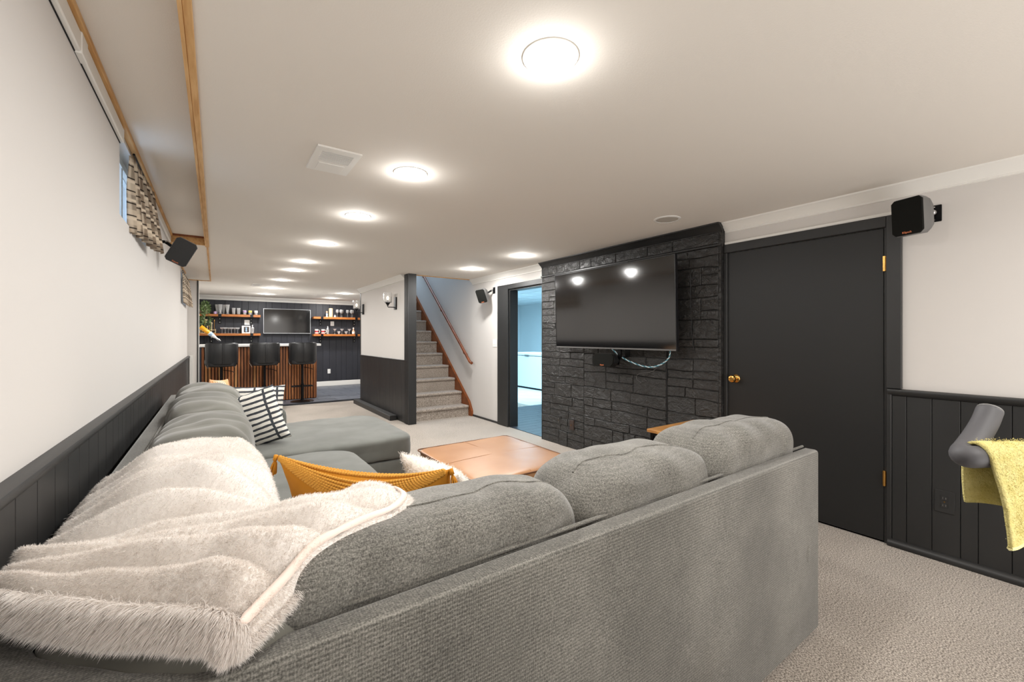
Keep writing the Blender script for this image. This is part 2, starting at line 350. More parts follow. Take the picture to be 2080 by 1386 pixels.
# doorway casing
bm = NB(); bx(bm, XR-.03, 5.17, 0, XR+.005, 5.45, 2.10, bev=.004)
bx(bm, XR-.03, 4.33, 2.03, XR+.005, 5.17, 2.10, bev=.004); bx(bm, XR, 5.15, 0, XR+.14, 5.17, 2.03); bx(bm, XR, 4.33, 2.01, XR+.14, 5.15, 2.03); bx(bm, XR, 4.33, 0, XR+.14, 4.345, 2.01)
struct('door_2', bm, 'black_paint')
struct('trim_10', BX(XR-.012, 5.45, 0, XR, 6.3, .03), 'black_paint')
# crown mouldings
def crown(x, s, z=H): return [(x, z), (x+s*.075, z), (x+s*.072, z-.010), (x+s*.060, z-.016), (x+s*.048, z-.030), (x+s*.026, z-.046), (x+s*.020, z-.058), (x+s*.010, z-.066), (x+s*.012, z-.078), (x, z-.080)]
smooth_angle(struct('trim_11', prism(NB(), crown(XR, -1), 'y', -3, 1.93), 'white_trim'), 30)
smooth_angle(struct('trim_12', prism(NB(), crown(XR, -1), 'y', 4.34, 6.26), 'white_trim'), 30)
struct('trim_13', BX(XR-.018, .795, 2.105, XR, 1.93, 2.128, bev=.003), 'white_trim')
# stone panel wall
SX = 3.49; Y0, Y1 = 1.935, 4.33
sb = struct('wall_right_stone', BX(SX-.0005, Y0, 0, XR+.0, Y1, H), 'black_stone')
obj('edge_return', BX(SX-.006, Y1-.012, 0, SX+.02, Y1, H), 'black_paint', sb)
smooth_angle(obj('crown', prism(NB(), crown(SX+.012, -1), 'y', Y0-.01, Y1+.005), 'black_paint', sb), 30)
obj('ledge', BX(SX-.020, Y0, 2.098, SX+.012, Y1+.005, 2.116, bev=.003), 'black_paint', sb)
obj('panel_seam', BX(SX-.008, 2.448, 0, SX+.012, 2.462, 2.10), 'dark_void', sb)
rs = random.Random(11)
def wob(y, k): return .020*noise.noise(Vector((y*1.9, k*3.1, 2.2)))+.010*noise.noise(Vector((y*7, k*1.3, .4)))
def stone(ya, yb, lo, hi, k0, k1):
    n = 5; g = .0014; ring = []
    for i in range(n): y = ya+g+(yb-ya-2*g)*i/(n-1); ring.append((y, lo+g+(wob(y, k0) if k0 is not None else 0)))
    for i in range(n): y = yb-g-(yb-ya-2*g)*i/(n-1); ring.append((y, hi-g+(wob(y, k1) if k1 is not None else 0)))
    ring[0] = (ring[0][0]+rs.uniform(-.003, .006), ring[0][1]); ring[n] = (ring[n][0]-rs.uniform(-.003, .006), ring[n][1])
    bm = NB(); pr = rs.uniform(.003, .010); cy = sum(p[0] for p in ring)/10; cz = sum(p[1] for p in ring)/10
    a = [bm.verts.new((SX+.013, y, z)) for y, z in ring]; b = [bm.verts.new((SX-pr+.003, y, z)) for y, z in ring]
    def ins(y, z): return (SX-pr-.004+rs.uniform(-.001, .001), y+math.copysign(min(.005, abs(y-cy)*.5), cy-y), z+math.copysign(min(.005, abs(z-cz)*.5), cz-z))
    c = [bm.verts.new(ins(y, z)) for y, z in ring]; m = len(ring)
    for p, q in ((a, b), (b, c)):
        for i in range(m): bm.faces.new((p[i], p[(i+1)%m], q[(i+1)%m], q[i]))
    bm.faces.new(c); obj('stone', bm, 'black_stone', sb)
def stone_zone(ya, yb, z0, z1, hs):
    z = z0; k = rs.randint(0, 50); first = True
    while z < z1-.01:
        h = rs.choice(hs); top = z+h
        if z1-top < .06: top = z1
        k0 = None if first else k; last = top >= z1; k1 = None if last else k+1; y = ya+rs.uniform(-.15, 0); y = ya
        while y < yb-.01:
            e = y+rs.uniform(.16, .52)*(1 if h < .15 else .8)
            if yb-e < .12: e = yb
            if top-z > .13 and rs.random() < .45:
                mz = z+(top-z)*rs.uniform(.4, .6); stone(y, e, z, mz, k0, None)
                if e-y > .3 and rs.random() < .6:
                    mm = y+(e-y)*rs.uniform(.35, .65); stone(y, mm, mz, top, None, k1); stone(mm, e, mz, top, None, k1)
                else: stone(y, e, mz, top, None, k1)
            else: stone(y, e, z, top, k0, k1)
            y = e
        z = top; k += 1; first = False
HS = (.08, .09, .10, .12, .15, .17)
stone_zone(Y0+.02, 2.449, .0, 2.098, (.10, .13, .16, .19)); stone_zone(2.461, 3.55, 0, 2.098, HS); stone_zone(3.55, Y1-.012, 0, 2.098, HS)
stone_zone(Y0+.02, Y1-.012, 2.116, 2.215, (.099,))
# partition with sconces, stair post
PX = 2.40
wp = struct('wall_stair_partition', BX(PX, 6.2, 0, PX+.105, 8.78, H), 'wall_paint')
obj('wainscot_backing', BX(PX-.004, 6.2, 0, PX, 8.78, .97), 'dark_void', wp)
boards(wp, 'y', PX-.004, -.009, 6.2, 8.77, 0, .96, 'black_paint', .13, .26, 5)
obj('cap_rail', BX(PX-.022, 6.2, .955, PX, 8.78, .972, bev=.003), 'black_paint', wp)
obj('end_trim', BX(PX-.008, 8.765, .972, PX+.11, 8.80, H-.08), 'black_paint', wp)
bm = NB(); bx(bm, PX-.016, 6.15, 0, PX+.108, 6.2, H-.001)
for a, b in ((6.205, 6.235), (6.245, 6.275), (6.285, 6.315)): bx(bm, PX-.022, a, 0, PX-.001, b, H-.001, bev=.003)
bx(bm, PX-.017, 6.2, 0, PX-.001, 6.32, H-.002)
obj('corner_post', bm, 'black_paint', wp)
smooth_angle(struct('trim_14', prism(NB(), crown(PX, -1), 'y', 6.32, 8.80), 'white_trim'), 30)
plinth = tag(obj('floor_box', BX(2.262, 6.63, 0, 2.375, 8.80, .078, bev=.004), 'black_paint'), 'long low black painted box on the carpet along the foot of the stair partition', 'floor box')
# stairs
st = thing('staircase', 'carpeted staircase with oak skirt rising between partition and right wall', 'staircase', (3.0, 6.33, 0))
zz = 0; yy = 6.33
for k in range(10):
    r = .178 if k == 0 else .212
    bm = NB(); bx(bm, 2.510, yy-.028, zz+r-.045, 3.508, min(yy+.252, 8.797), zz+r, bev=.018, seg=3); bx(bm, 2.510, yy, zz-.02 if k else 0, 3.508, yy+.05, zz+r-.02)
    sobj('step', bm, 'stair_carpet', st); zz += r; yy += .252
zt = zz
bm = NB(); sl = .212/.252
for x0 in (3.512,):
    A = [(6.22, 0), (6.22, .12), (6.27, .24), (6.27+.24, .24+.2)]
    prof = [(6.24, 0), (6.24, .09), (6.33, .235)]; L = 9.8*.252; prof += [(6.33+L, .235+L*sl), (6.33+L, .235+L*sl-.34), (6.42, 0)]
    a = [bm.verts.new((x0, y, z)) for y, z in prof]; b = [bm.verts.new((XR, y, z)) for y, z in prof]
    for i in range(len(a)): bm.faces.new((a[i], a[(i+1)%len(a)], b[(i+1)%len(a)], b[i]))
    bm.faces.new(a[::-1]); bm.faces.new(b)
obj('skirt_board', bm, 'stained_wood', st)
# stairwell shell
struct('wall_stairwell_left', BX(2.40, 6.25, H+.02, 2.5, 9.9, 4.9), 'wall_paint'); struct('wall_stairwell_right', BX(XR, 6.25, 2.45, XR+.14, 9.9, 4.9), 'wall_paint')
struct('wall_stairwell_far', BX(2.40, 9.9, H+.15, XR+.14, 10.0, 4.9), 'wall_paint'); struct('wall_stairwell_near', BX(2.505, 6.1, 2.45, XR, 6.25, 4.9), 'wall_paint')
struct('ceiling_stairwell', BX(2.40, 6.1, 4.9, XR+.14, 10.0, 5.0), 'wall_paint')
struct('trim_15', BX(2.51, 6.235, 2.276, XR-.02, 6.256, 2.2875), 'raw_pine')
struct('wall_stair_end', BX(2.505, 8.80, 0, XR, 8.84, H), 'wall_paint')
hr = thing('handrail', 'dark brown wooden handrail on brackets climbing the right stair wall', 'handrail', (3.47, 6.2, .9))
bm = NB(); pts = [(3.475, 6.16, .895), (3.475, 6.22, .915), (3.475, 8.7, .915+2.48*.86)]; tube(bm, pts, .024, 12)
sobj('rail', bm, 'stained_wood', hr)
for y in (6.45, 7.35, 8.2):
    z = .915+(y-6.22)*.86; bm = NB(); tube(bm, spline([(XR, y, z-.09), (3.51, y, z-.085), (3.478, y, z-.06), (3.475, y, z-.02)], 4), .007, 8); lathe(bm, [(.022, 0), (.020, .006)], n=14, mat=Matrix.Translation((XR, y, z-.09)) @ Matrix.Rotation(-PI/2, 4, 'Y'))
    sobj('bracket', bm, 'stained_wood', hr)
# bar wall, floor
BF = .035
BY = 12.0
wf = struct('wall_bar', BX(XL-.2, BY+.012, 0, XR+.2, BY+.15, H+.1), 'dark_void')
boards(wf, 'x', BY+.012, -.012, XL, XR, BF, H-.07, 'bar_wall_paint', .13, .20, 9)
struct('wall_bar_right', BX(XR, 9.9, 0, XR+.14, 12.1, H+.1), 'wall_paint')
struct('trim_16', prism(NB(), [(BY, H), (BY-.08, H), (BY-.076, H-.02), (BY-.05, H-.04), (BY-.02, H-.07), (BY-.012, H-.095), (BY, H-.1)], 'x', XL, XR), 'white_trim')
struct('baseboard_bar', BX(XL, BY-.016, BF, XR, BY, BF+.125, bev=.004), 'white_trim')
bf = struct('floor_bar', BX(XL-.1, 9.2, -.1, XR+.1, 12.1, BF-.004), 'grout')
for j in range(10):
    y = 9.2+j*.305; off = (j % 2)*.3
    xs = XL-off
    while xs < XR:
        a, b = max(xs, XL)+.002, min(xs+.608, XR)-.002; ye = min(y+.302, BY)
        if b-a > .03 and ye-y > .02: obj('tile', BX(a, y+.002, BF-.01, b, ye, BF+random.uniform(-.0005, .0008), bev=.001), 'slate_tile', bf)
        xs += .61
# utility room
fu = struct('floor_utility', BX(XR+.0, 4.0, -.1, 9.0, 12, -.002), 'utility_floor')
for j in range(16):
    y = 4.1+j*.152; xs = XR+.0-(j*0.37 % 1.0)
    while xs < 7:
        a, b = max(xs, XR+.001), min(xs+1.2, 7)
        if b-a > .02: obj('plank', BX(a, y+.0015, -.002, b-.002, y+.1505, .006, bev=.001), 'vinyl_plank', fu)
        xs += 1.2
bm = NB(); bx(bm, 3.69, 3.9, 0, 9, 4.0, 2.45); bx(bm, 3.69, 11.6, 0, 9, 11.7, 2.45); bx(bm, 8.4, 4, 0, 8.5, 11.6, 2.45)
wu = struct('wall_utility', bm, 'utility_wall'); obj('baseboard', BX(3.8, 11.58, 0, 8.4, 11.6, .10), 'black_paint', wu)
cu = struct('ceiling_utility', BX(3.69, 3.9, 2.40, 9, 11.7, 2.5), 'dark_void')
for i in range(8):
    for j in range(13):
        a = 3.70+i*.61; b = 4.0+j*.61
        if b < 11.5: obj('ceiling_tile', BX(a+.012, b+.012, 2.385, min(a+.598, 8.4), min(b+.598, 11.6), 2.40), 'utility_wall', cu)
fr = thing('chest_freezer', 'white chest freezer against far side of the blue-lit utility room', 'freezer', (6.9, 8.7, 0))
obj('body', BX(6.56, 8.15, .04, 7.25, 9.35, .84, bev=.02, seg=2), 'appliance_white', fr); obj('lid', BX(6.55, 8.14, .85, 7.25, 9.36, .92, bev=.015, seg=2), 'appliance_white', fr)
obj('plinth', BX(6.6, 8.18, 0, 7.2, 9.32, .04), 'dark_void', fr); obj('handle', BX(6.535, 8.66, .835, 6.56, 8.84, .87, bev=.006), 'grey_plastic', fr)
cb = thing('grey_cabinet', 'grey cabinet end just inside the utility room doorway beside the stone wall', 'cabinet', (5.8, 6.45, 0))
obj('body', BX(5.50, 6.15, .0, 6.1, 6.75, .97, bev=.004), 'cabinet_grey', cb); obj('top', BX(5.48, 6.13, .97, 6.1, 6.77, 1.0, bev=.003), 'cabinet_grey', cb); obj('door', BX(5.488, 6.2, .08, 5.5, 6.7, .93, bev=.003), 'cabinet_grey', cb)
bm = NB(); lathe(bm, [(.10, 0), (.13, .02), (.15, .26), (.155, .27), (.145, .27), (.12, .03), (.0, .03)], (7.55, 10.2, 0), 20)
tag(sobj('wash_bucket', bm, 'teal_cord'), 'small teal bucket on the floor left of the white freezer', 'bucket')
# room closed behind
struct('wall_back', BX(XL-.2, -3.1, 0, XR+.2, -3, 2.5), 'wall_paint')

# ---------------------------------------------------------------- ceiling fixtures
def pot_proto():
    t = thing('recessed_light', '', 'ceiling light', (0, 0, 0), 'recessed ceiling lights')
    bm = NB(); lathe(bm, [(.096, 0), (.096, -.003), (.093, -.004), (.0905, -.002), (.090, 0)], n=32, cap=False); sobj('trim_ring', bm, 'white_plastic', t)
    bm = NB(); lathe(bm, [(.090, -.001), (.089, -.0045), (.07, -.0065), (.0001, -.0075)], n=32); sobj('diffuser', bm, 'lamp_glow', t)
    return t
pots = [(.94, 1.12, 'nearest and largest round recessed ceiling light, glowing at top centre'), (.935, 2.38, 'second recessed light of the long ceiling row, right of the air vent'),
 (.925, 3.46, 'third recessed light of the long ceiling row counted from the nearest'), (.915, 4.69, 'fourth recessed light of the long ceiling row counted from the nearest'),
 (.925, 5.95, 'fifth recessed light of the long ceiling row counted from the nearest'), (.92, 6.80, 'sixth recessed light of the long ceiling row counted from the nearest'),
 (.915, 8.10, 'seventh recessed light of the long ceiling row, beside the small far vent'), (.92, 9.55, 'recessed light above the bar stools, eighth of the long row'),
 (.92, 10.95, 'recessed light nearest the bar television, last of the long row'), (2.35, 9.85, 'recessed light over the bar area, right pair, nearer to the stair partition'),
 (2.35, 11.2, 'recessed light over the bar area, right pair, closest to the right shelves'), (2.97, 4.05, 'recessed light on the right, nearest to the stone wall'),
 (2.97, 5.25, 'recessed light on the right, in front of the stair opening')]
pp = pot_proto()
def pot_light(x, y, p=POT):
    l = bpy.data.lights.new('recessed_lamp', 'AREA'); l.shape = 'DISK'; l.size = .15; l.energy = p; l.color = LM
    o = bpy.data.objects.new('recessed_lamp', l); C.objects.link(o); o.location = (x, y, H-.010)
    l = bpy.data.lights.new('lamp_spill', 'POINT'); l.energy = p*.17; l.shadow_soft_size = .03; l.color = LM
    o = bpy.data.objects.new('lamp_spill', l); C.objects.link(o); o.location = (x, y, H-.06)
for i, (x_, y_, lb) in enumerate(pots):
    r = pp if i == 0 else dup(pp)
    r.location = (x_, y_, H); r['label'] = lb; pot_light(x_, y_, POT*(1.5 if i > 6 else 1))
pot_light(.93, -.6, POT); pot_light(2.5, -1.0, POT*1.3)  # unseen lamps without fixtures, added behind the camera for more light
def vent(name, label, cx, cy, sx, sy, n):
    t = thing(name, label, 'air vent', (cx, cy, H))
    x0, x1, y0, y1 = cx-sx/2, cx+sx/2, cy-sy/2, cy+sy/2; a0, a1 = y0+sy*.14, y0+sy*.52; b0, b1 = x0+sx*.14, x1-sx*.14; z = H-.009
    bm = NB(); bx(bm, x0, y0, z, b0, y1, H); bx(bm, b1, y0, z, x1, y1, H); bx(bm, b0, y0, z, b1, a0, H); bx(bm, b0, a1, z, b1, y1, H)
    obj('frame', bm, 'white_trim', t); obj('back', BX(b0, a0, H-.001, b1, a1, H), 'dark_void', t)
    obj('cover_plate', BX(b0+.01, a1+sy*.08, z-.003, b1-.01, y1-.03, z, bev=.001), 'white_trim', t)
    for k in range(n):
        y = a0+(a1-a0)*(k+.5)/n; obj('slat', BX(b0, y-(a1-a0)/n*.32, z, b1, y+(a1-a0)/n*.0, z+.006), 'white_trim', t)
vent('ceiling_vent', 'white rectangular ceiling vent with louvres, left of second ceiling light', .524, 2.45, .215, .34, 9)
vent('ceiling_vent', 'small distant ceiling vent near the bar end of the room', .61, 9.1, .14, .42, 6)
t = thing('ceiling_speaker', 'round flush ceiling speaker near the top of the stone wall', 'ceiling speaker', (3.01, 2.12, H))
bm = NB(); lathe(bm, [(.105, 0), (.105, -.004), (.098, -.008), (.088, -.008), (.086, -.004)], (3.01, 2.12, H), 32, cap=False); sobj('ring', bm, 'white_plastic', t)
mk('speaker_mesh', 'BDB7AE', rough=.7).bump(M['speaker_mesh'].noise(400), .5, .001)
bm = NB(); lathe(bm, [(.087, -.001), (.087, -.0055), (.0001, -.006)], (3.01, 2.12, H), 32); sobj('grille', bm, 'speaker_mesh', t)

# ---------------------------------------------------------------- curtains
def curtain(name, label, ya, yb, ztop, zbot, xoff_a, xoff_b, seed):
    me_v = []; nu, nv = 70, 26; bm = NB(); g = []
    for i in range(nu+1):
        u = i/nu; y = ya+(yb-ya)*u; row = []
        for j in range(nv+1):
            v = j/nv; z = ztop+(zbot-ztop)*v+.012*noise.noise(Vector((y*5, seed, 0)))*v
            fold = (.010+.012*v)*math.sin(u*PI*2*6.5+1.5*noise.noise(Vector((u*4, v*2, seed))))
            xo = xoff_a+(xoff_b-xoff_a)*(u**.7)
            row.append(bm.verts.new((XL+xo*(.45+.55*v)+fold, y+.008*math.sin(u*60)*(1-v), z)))
        g.append(row)
    for i in range(nu):
        for j in range(nv): bm.faces.new((g[i][j], g[i+1][j], g[i+1][j+1], g[i][j+1]))
    t = thing(name, label, 'curtain', (XL, (ya+yb)/2, zbot)); o = obj('cloth', bm, 'plaid', t, smooth=True)
    m = o.modifiers.new('solid', 'SOLIDIFY'); m.thickness = .0015
    bm = NB(); tube(bm, [(XL+.02, ya, ztop+.008), (XL+.02, yb+.03, ztop+.008)], .006, 8); sobj('rod', bm, 'black_metal', t)
curtain('window_curtain', 'brown plaid curtain over the nearest high window on the left wall', 3.08, 3.80, 2.315, 1.90, .0, .075, 1.3)
curtain('window_curtain', 'brown plaid curtain over the far high window by the bar', 7.25, 8.55, 2.22, 1.80, .03, .07, 4.1)

# ---------------------------------------------------------------- wall speakers
def text_mesh(s, size, ext=.0006):
    cu_ = bpy.data.curves.new('t', 'FONT'); cu_.body = s; cu_.size = size; cu_.extrude = ext; cu_.align_x = 'CENTER'
    o = bpy.data.objects.new('t', cu_); me = bpy.data.meshes.new_from_object(o); bpy.data.objects.remove(o); bpy.data.curves.remove(cu_); return me
def speaker(label, w_, h_, d_, horizontal=False):
    t = thing('satellite_speaker', label, 'speaker', (0, 0, 0), )
    # front at y=-d/2, chamfered octagonal-ish front outline, rounded rear
    def outline(s, y, c=.13):
        a, b = w_/2*s, h_/2*s; k = c*w_
        return [(-a+k, y, -b), (a-k, y, -b), (a, y, -b+k), (a*1.0, y, b-k), (a-k, y, b), (-a+k, y, b), (-a, y, b-k), (-a, y, -b+k)]
    def loft(rings):
        bm = NB(); R = [[bm.verts.new(p) for p in r] for r in rings]
        for a, b in zip(R, R[1:]):
            for i in range(8): bm.faces.new((a[i], a[(i+1)%8], b[(i+1)%8], b[i]))
        bm.faces.new(R[0][::-1]); bm.faces.new(R[-1]); return bm
    obj('grille', loft([outline(.955, -d_/2-.012, .10), outline(.975, -d_/2-.006, .10), outline(.975, -d_/2, .11)]), 'grille_cloth', t)
    smooth_angle(obj('cabinet', loft([outline(1, -d_/2), outline(1, -d_/2+.02), outline(.97, 0), outline(.80, d_*.38, .2), outline(.70, d_/2, .25)]), 'grey_plastic' if not horizontal else 'black_plastic', t), 50)
    lm = text_mesh('Klipsch', .016 if not horizontal else .02)
    for v in lm.vertices: v.co = Vector((v.co.x, -d_/2-.0128-v.co.z, v.co.y-h_/2*.93+.004))
    lg = obj('logo', lm, 'copper_logo', t)
    return t
def wall_plate(t_, p, wall, tgt):
    """bracket from wall point p to speaker centre tgt (world)"""
    return
sp = speaker('grey speaker with black grille on the right wall above the black door', .155, .215, .13)
basis(sp, (3.372, .70, 2.035), (-.30, -.94, 0), (-.06, .02, 1))
sp2 = speaker('black tilted speaker on the left wall beyond the nearest curtain', .155, .215, .13)
sp2.children[1].data = sp2.children[1].data.copy(); sp2.children[1].data.materials[0] = mt('black_plastic')
sp3 = speaker('small grey speaker on the wall left of the utility doorway', .155, .215, .13)
basis(sp2, (-.232, 4.50, 2.045), (.86, .12, -.42), (.42, -.22, .80))
basis(sp3, (3.375, 5.62, 1.975), (.55, -.80, -.15), (-.40, -.10, .9))
def bracket(label, wx, s, y, z, tgt):
    t = thing('speaker_bracket', label, 'bracket', (wx, y, z))
    bm = NB(); bx(bm, min(wx, wx+s*.006), y-.032, z-.05, max(wx, wx+s*.006), y+.032, z+.05, bev=.003)
    obj('wall_plate', bm, 'black_metal', t)
    for dz in (-.038, .038):
        bm = NB(); lathe(bm, [(.005, 0), (.004, .003)], n=10, mat=Matrix.Translation((wx+s*.006, y, z+dz)) @ Matrix.Rotation(s*PI/2, 4, 'Y')); obj('screw', bm, 'chrome', t)
    bm = NB(); tube(bm, spline([(wx+s*.004, y, z), (wx+s*.04, y, z), tgt], 4), .013, 10); sobj('arm', bm, 'black_metal', t)
    bm = NB(); bmesh.ops.create_uvsphere(bm, u_segments=12, v_segments=8, radius=.017, matrix=Matrix.Translation((wx+s*.045, y, z))); sobj('ball_joint', bm, 'steel', t)
bracket('black speaker bracket on the right wall beside the black door frame', XR, -1, .65, 2.07, (3.43, .69, 2.045))
bracket('black speaker bracket on the left wall beyond the nearest curtain', XL, 1, 4.63, 2.13, (-.28, 4.56, 2.07))
bracket('small speaker bracket left of the utility doorway', XR, -1, 5.58, 2.05, (3.43, 5.61, 2.0))
# ---------------------------------------------------------------- television on the stone wall
tv = thing('wall_television', 'large flat black television mounted on the black stone wall', 'television', (3.31, 3.06, .95+.33))
tz0, tz1, ty0, ty1 = 1.205, 2.058, 2.245, 3.86
def tvx(z): return 3.33-(z-tz0)*.03
def slab(y0, y1, z0, z1, d0, d1):
    bm = NB(); vs = [bm.verts.new((tvx(z)+d, y, z)) for d in (d0, d1) for y in (y0, y1) for z in (z0, z1)]
    for f_ in [(0,1,3,2), (4,6,7,5), (0,4,5,1), (2,3,7,6), (0,2,6,4), (1,5,7,3)]: bm.faces.new([vs[i] for i in f_])
    return bm
obj('screen', slab(ty0+.009, ty1-.009, tz0+.016, tz1-.009, -.0005, .002), 'tv_screen', tv)
bm = slab(ty0, ty1, tz0, tz1, .002, .03); obj('housing', bm, 'tv_bezel', tv)
for a in ((ty0, ty0+.008, tz0, tz1), (ty1-.008, ty1, tz0, tz1), (ty0+.008, ty1-.008, tz1-.008, tz1), (ty0+.008, ty1-.008, tz0, tz0+.014)): obj('bezel', slab(*a, -.003, .002), 'tv_bezel' if a[3] != tz0+.014 else 'grey_plastic', tv)
obj('rear_bulge', slab(ty0+.3, ty1-.3, tz0+.08, tz0+.55, .03, .07), 'black_plastic', tv)
bm = NB(); bx(bm, 3.37, 2.8, 1.55, SX, 3.3, 1.75); bx(bm, 3.36, 2.85, 1.40, 3.385, 2.90, 1.9); bx(bm, 3.36, 3.2, 1.40, 3.385, 3.25, 1.9); obj('mount', bm, 'black_metal', tv)
tb = text_mesh('SAMSUNG', .016)
for v in tb.vertices: v.co = Vector((tvx(tz0+.003)-.0045-v.co.z, (ty0+ty1)/2-v.co.x, tz0+.002+v.co.y*.8))
obj('logo', tb, 'steel', tv)
obj('camera_bar', BX(3.32, 2.78, 2.062, 3.38, 2.98, 2.072, bev=.002), 'black_plastic', tv)
# centre speaker
cs = speaker('small black centre speaker on the stone wall just below the television', .33, .135, .12, True)
basis(cs, (3.34, 3.06, 1.085), (-.12, -1, 0), (.12, 0, 1))
cbk = thing('speaker_bracket', 'black bracket holding the centre speaker below the television', 'bracket', (SX, 2.93, 1.13))
obj('wall_plate', BX(SX-.012, 2.88, 1.08, SX, 2.95, 1.20, bev=.002), 'black_metal', cbk); bm = NB(); tube(bm, [(SX-.01, 2.93, 1.12), (3.42, 3.0, 1.10)], .014); sobj('arm', bm, 'black_metal', cbk)
obj('hanger_arm', BX(3.36, 2.905, 1.12, 3.38, 2.945, 1.30), 'black_metal', cbk)
# cords
c1 = thing('power_cord', 'pale and teal twisted cord looping under the television', 'cord', (3.38, 2.6, 1.1))
P = spline([(3.36, 3.02, 1.205), (3.39, 2.93, 1.13), (3.42, 2.83, 1.08), (3.42, 2.68, 1.045), (3.41, 2.55, 1.045), (3.40, 2.43, 1.09), (3.385, 2.36, 1.15), (3.36, 2.335, 1.22)], 10)
for ph, mm in ((0, 'teal_cord'), (PI, 'pale_cord')):
    Q = [p+Vector((0, 0, 0))+.0042*Vector((math.cos(i*1.1+ph), 0, math.sin(i*1.1+ph))) for i, p in enumerate(P)]
    bm = NB(); tube(bm, Q, .0042, 8); sobj('strand', bm, mm, c1)
bm = NB(); tube(bm, spline([(3.44, 2.53, 1.04), (3.47, 2.62, .99), (3.475, 2.77, .96), (3.475, 2.80, .91), (3.475, 2.74, .87)], 8), .0022, 6)
tag(sobj('thin_cable', bm, 'grey_plastic'), 'thin grey cable loop against the stone below the twisted cord', 'cable')
bm = NB(); tube(bm, spline([(3.46, 2.20, 1.9), (3.475, 2.20, 1.5), (3.475, 2.19, 1.32), (3.475, 2.165, 1.18)], 8), .003, 6)
tag(sobj('thin_cable', bm, 'black_plastic'), 'thin black cable hanging on the stone right of the television', 'cable')
# ---------------------------------------------------------------- outlets
def outlet(name, label, cat, p, axis, s, plate, slots, w_=.072, h_=.117, rocker=False, n=1):
    """axis: 'x' plate normal along x with sign s"""
    t = thing(name, label, cat, p); x0, y0, z0 = p
    def b(u0, u1, v0, v1, d0, d1, bev=0):
        if axis == 'x': lo, hi = sorted((x0+s*d0, x0+s*d1)); return BX(lo, y0+u0, z0+v0, hi, y0+u1, z0+v1, bev=bev)
        lo, hi = sorted((y0+s*d0, y0+s*d1)); return BX(x0+u0, lo, z0+v0, x0+u1, hi, z0+v1, bev=bev)
    W = w_*(1 if n == 1 else 1.62); obj('plate', b(-W/2, W/2, -h_/2, h_/2, 0, .006, .002), plate, t)
    cs_ = [0] if n == 1 else [-.023, .023]
    for c in cs_:
        if rocker: obj('toggle', b(c-.005, c+.005, -.012, .012, .006, .016, .001), plate, t)
        else:
            for v in (-.021, .021):
                r_ = obj('receptacle', b(c-.016, c+.016, v-.014, v+.014, .006, .0085, .002), plate, t)
                obj('slot', b(c-.008, c-.005, v-.005, v+.006, .0085, .0092), slots, r_); obj('slot', b(c+.005, c+.008, v-.005, v+.006, .0085, .0092), slots, r_)
        for v in ((-.045, .045) if rocker else (0,)): obj('screw', b(c-.003, c+.003, v-.003, v+.003, .006, .0075), slots if rocker else 'brass', t)
    return t
outlet('wall_outlet', 'black outlet in the black wainscot below the yellow towel side', 'outlet', (XR-.014, .605, .355), 'x', -1, 'black_paint', 'steel', .085, .13)
outlet('wall_outlet', 'black outlet low on the stone wall, left of the brown plate', 'outlet', (SX-.008, 3.985, .30), 'x', -1, 'black_paint', 'steel')
t = thing('cable_plate', 'dark brown cable plate low on the stone wall right of the outlet', 'wall plate', (SX-.008, 3.75, .28))
mk('brown_plate', '3A2C26', rough=.5); obj('plate', BX(SX-.018, 3.714, .222, SX-.006, 3.786, .339, bev=.002), 'brown_plate', t)
bm = NB(); lathe(bm, [(.005, 0), (.005, .01), (.003, .012)], n=10, mat=Matrix.Translation((SX-.018, 3.75, .28)) @ Matrix.Rotation(-PI/2, 4, 'Y')); sobj('connector', bm, 'brass', t)
outlet('light_switch', 'white double switch plate on the wall beside utility doorway', 'light switch', (XR, 5.56, 1.23), 'x', -1, 'white_plastic', 'grey_plastic', rocker=True, n=2)
outlet('wall_outlet', 'white outlet low on the dark bar wall beside the bar', 'outlet', (2.46, BY, .42), 'y', -1, 'white_plastic', 'outlet_slot')
outlet('wall_outlet', 'white outlet between the two left bar shelves', 'outlet', (.62, BY, 1.675), 'y', -1, 'white_plastic', 'outlet_slot', .11, .12)
outlet('wall_outlet', 'white outlet between the two right bar shelves', 'outlet', (2.54, BY, 1.68), 'y', -1, 'white_plastic', 'outlet_slot', .09, .12)
# ---------------------------------------------------------------- sconces
def sconce():
    t = thing('wall_sconce', '', 'wall lamp', (0, 0, 0), 'sconces on the stair partition')
    obj('backplate', BX(-.022, -.045, -.10, 0, .045, .10, bev=.003), 'black_metal', t)
    bm = NB(); tube(bm, [(-.02, 0, -.065), (-.125, 0, -.065), (-.135, 0, -.060), (-.135, 0, -.03)], .007, 8); sobj('arm', bm, 'black_metal', t)
    bm = NB(); lathe(bm, [(.014, -.04), (.022, -.02), (.042, .004), (.042, .008), (.015, .008), (.015, .045), (.001, .045)], (-.135, 0, 0), 18); sobj('socket_cup', bm, 'black_metal', t)
    bm = NB(); n = 48
    pr = [(.058, .006), (.060, .02), (.062, .17), (.059, .17), (.056, .02), (.020, .012)]
    rings = [[bm.verts.new(((-.135)+(r+(.0022 if k % 4 < 2 else 0))*math.cos(2*PI*k/n), (r+(.0022 if k % 4 < 2 else 0))*math.sin(2*PI*k/n), z)) for k in range(n)] for r, z in pr]
    for a, b in zip(rings, rings[1:]):
        for k in range(n): bm.faces.new((a[k], a[(k+1)%n], b[(k+1)%n], b[k]))
    sobj('glass_shade', bm, 'clear_glass', t)
    bm = NB(); lathe(bm, [(.012, .045), (.014, .055), (.022, .075), (.020, .095), (.008, .112), (.001, .116)], (-.135, 0, 0), 16); sobj('bulb', bm, 'bulb_glow', t)
    return t
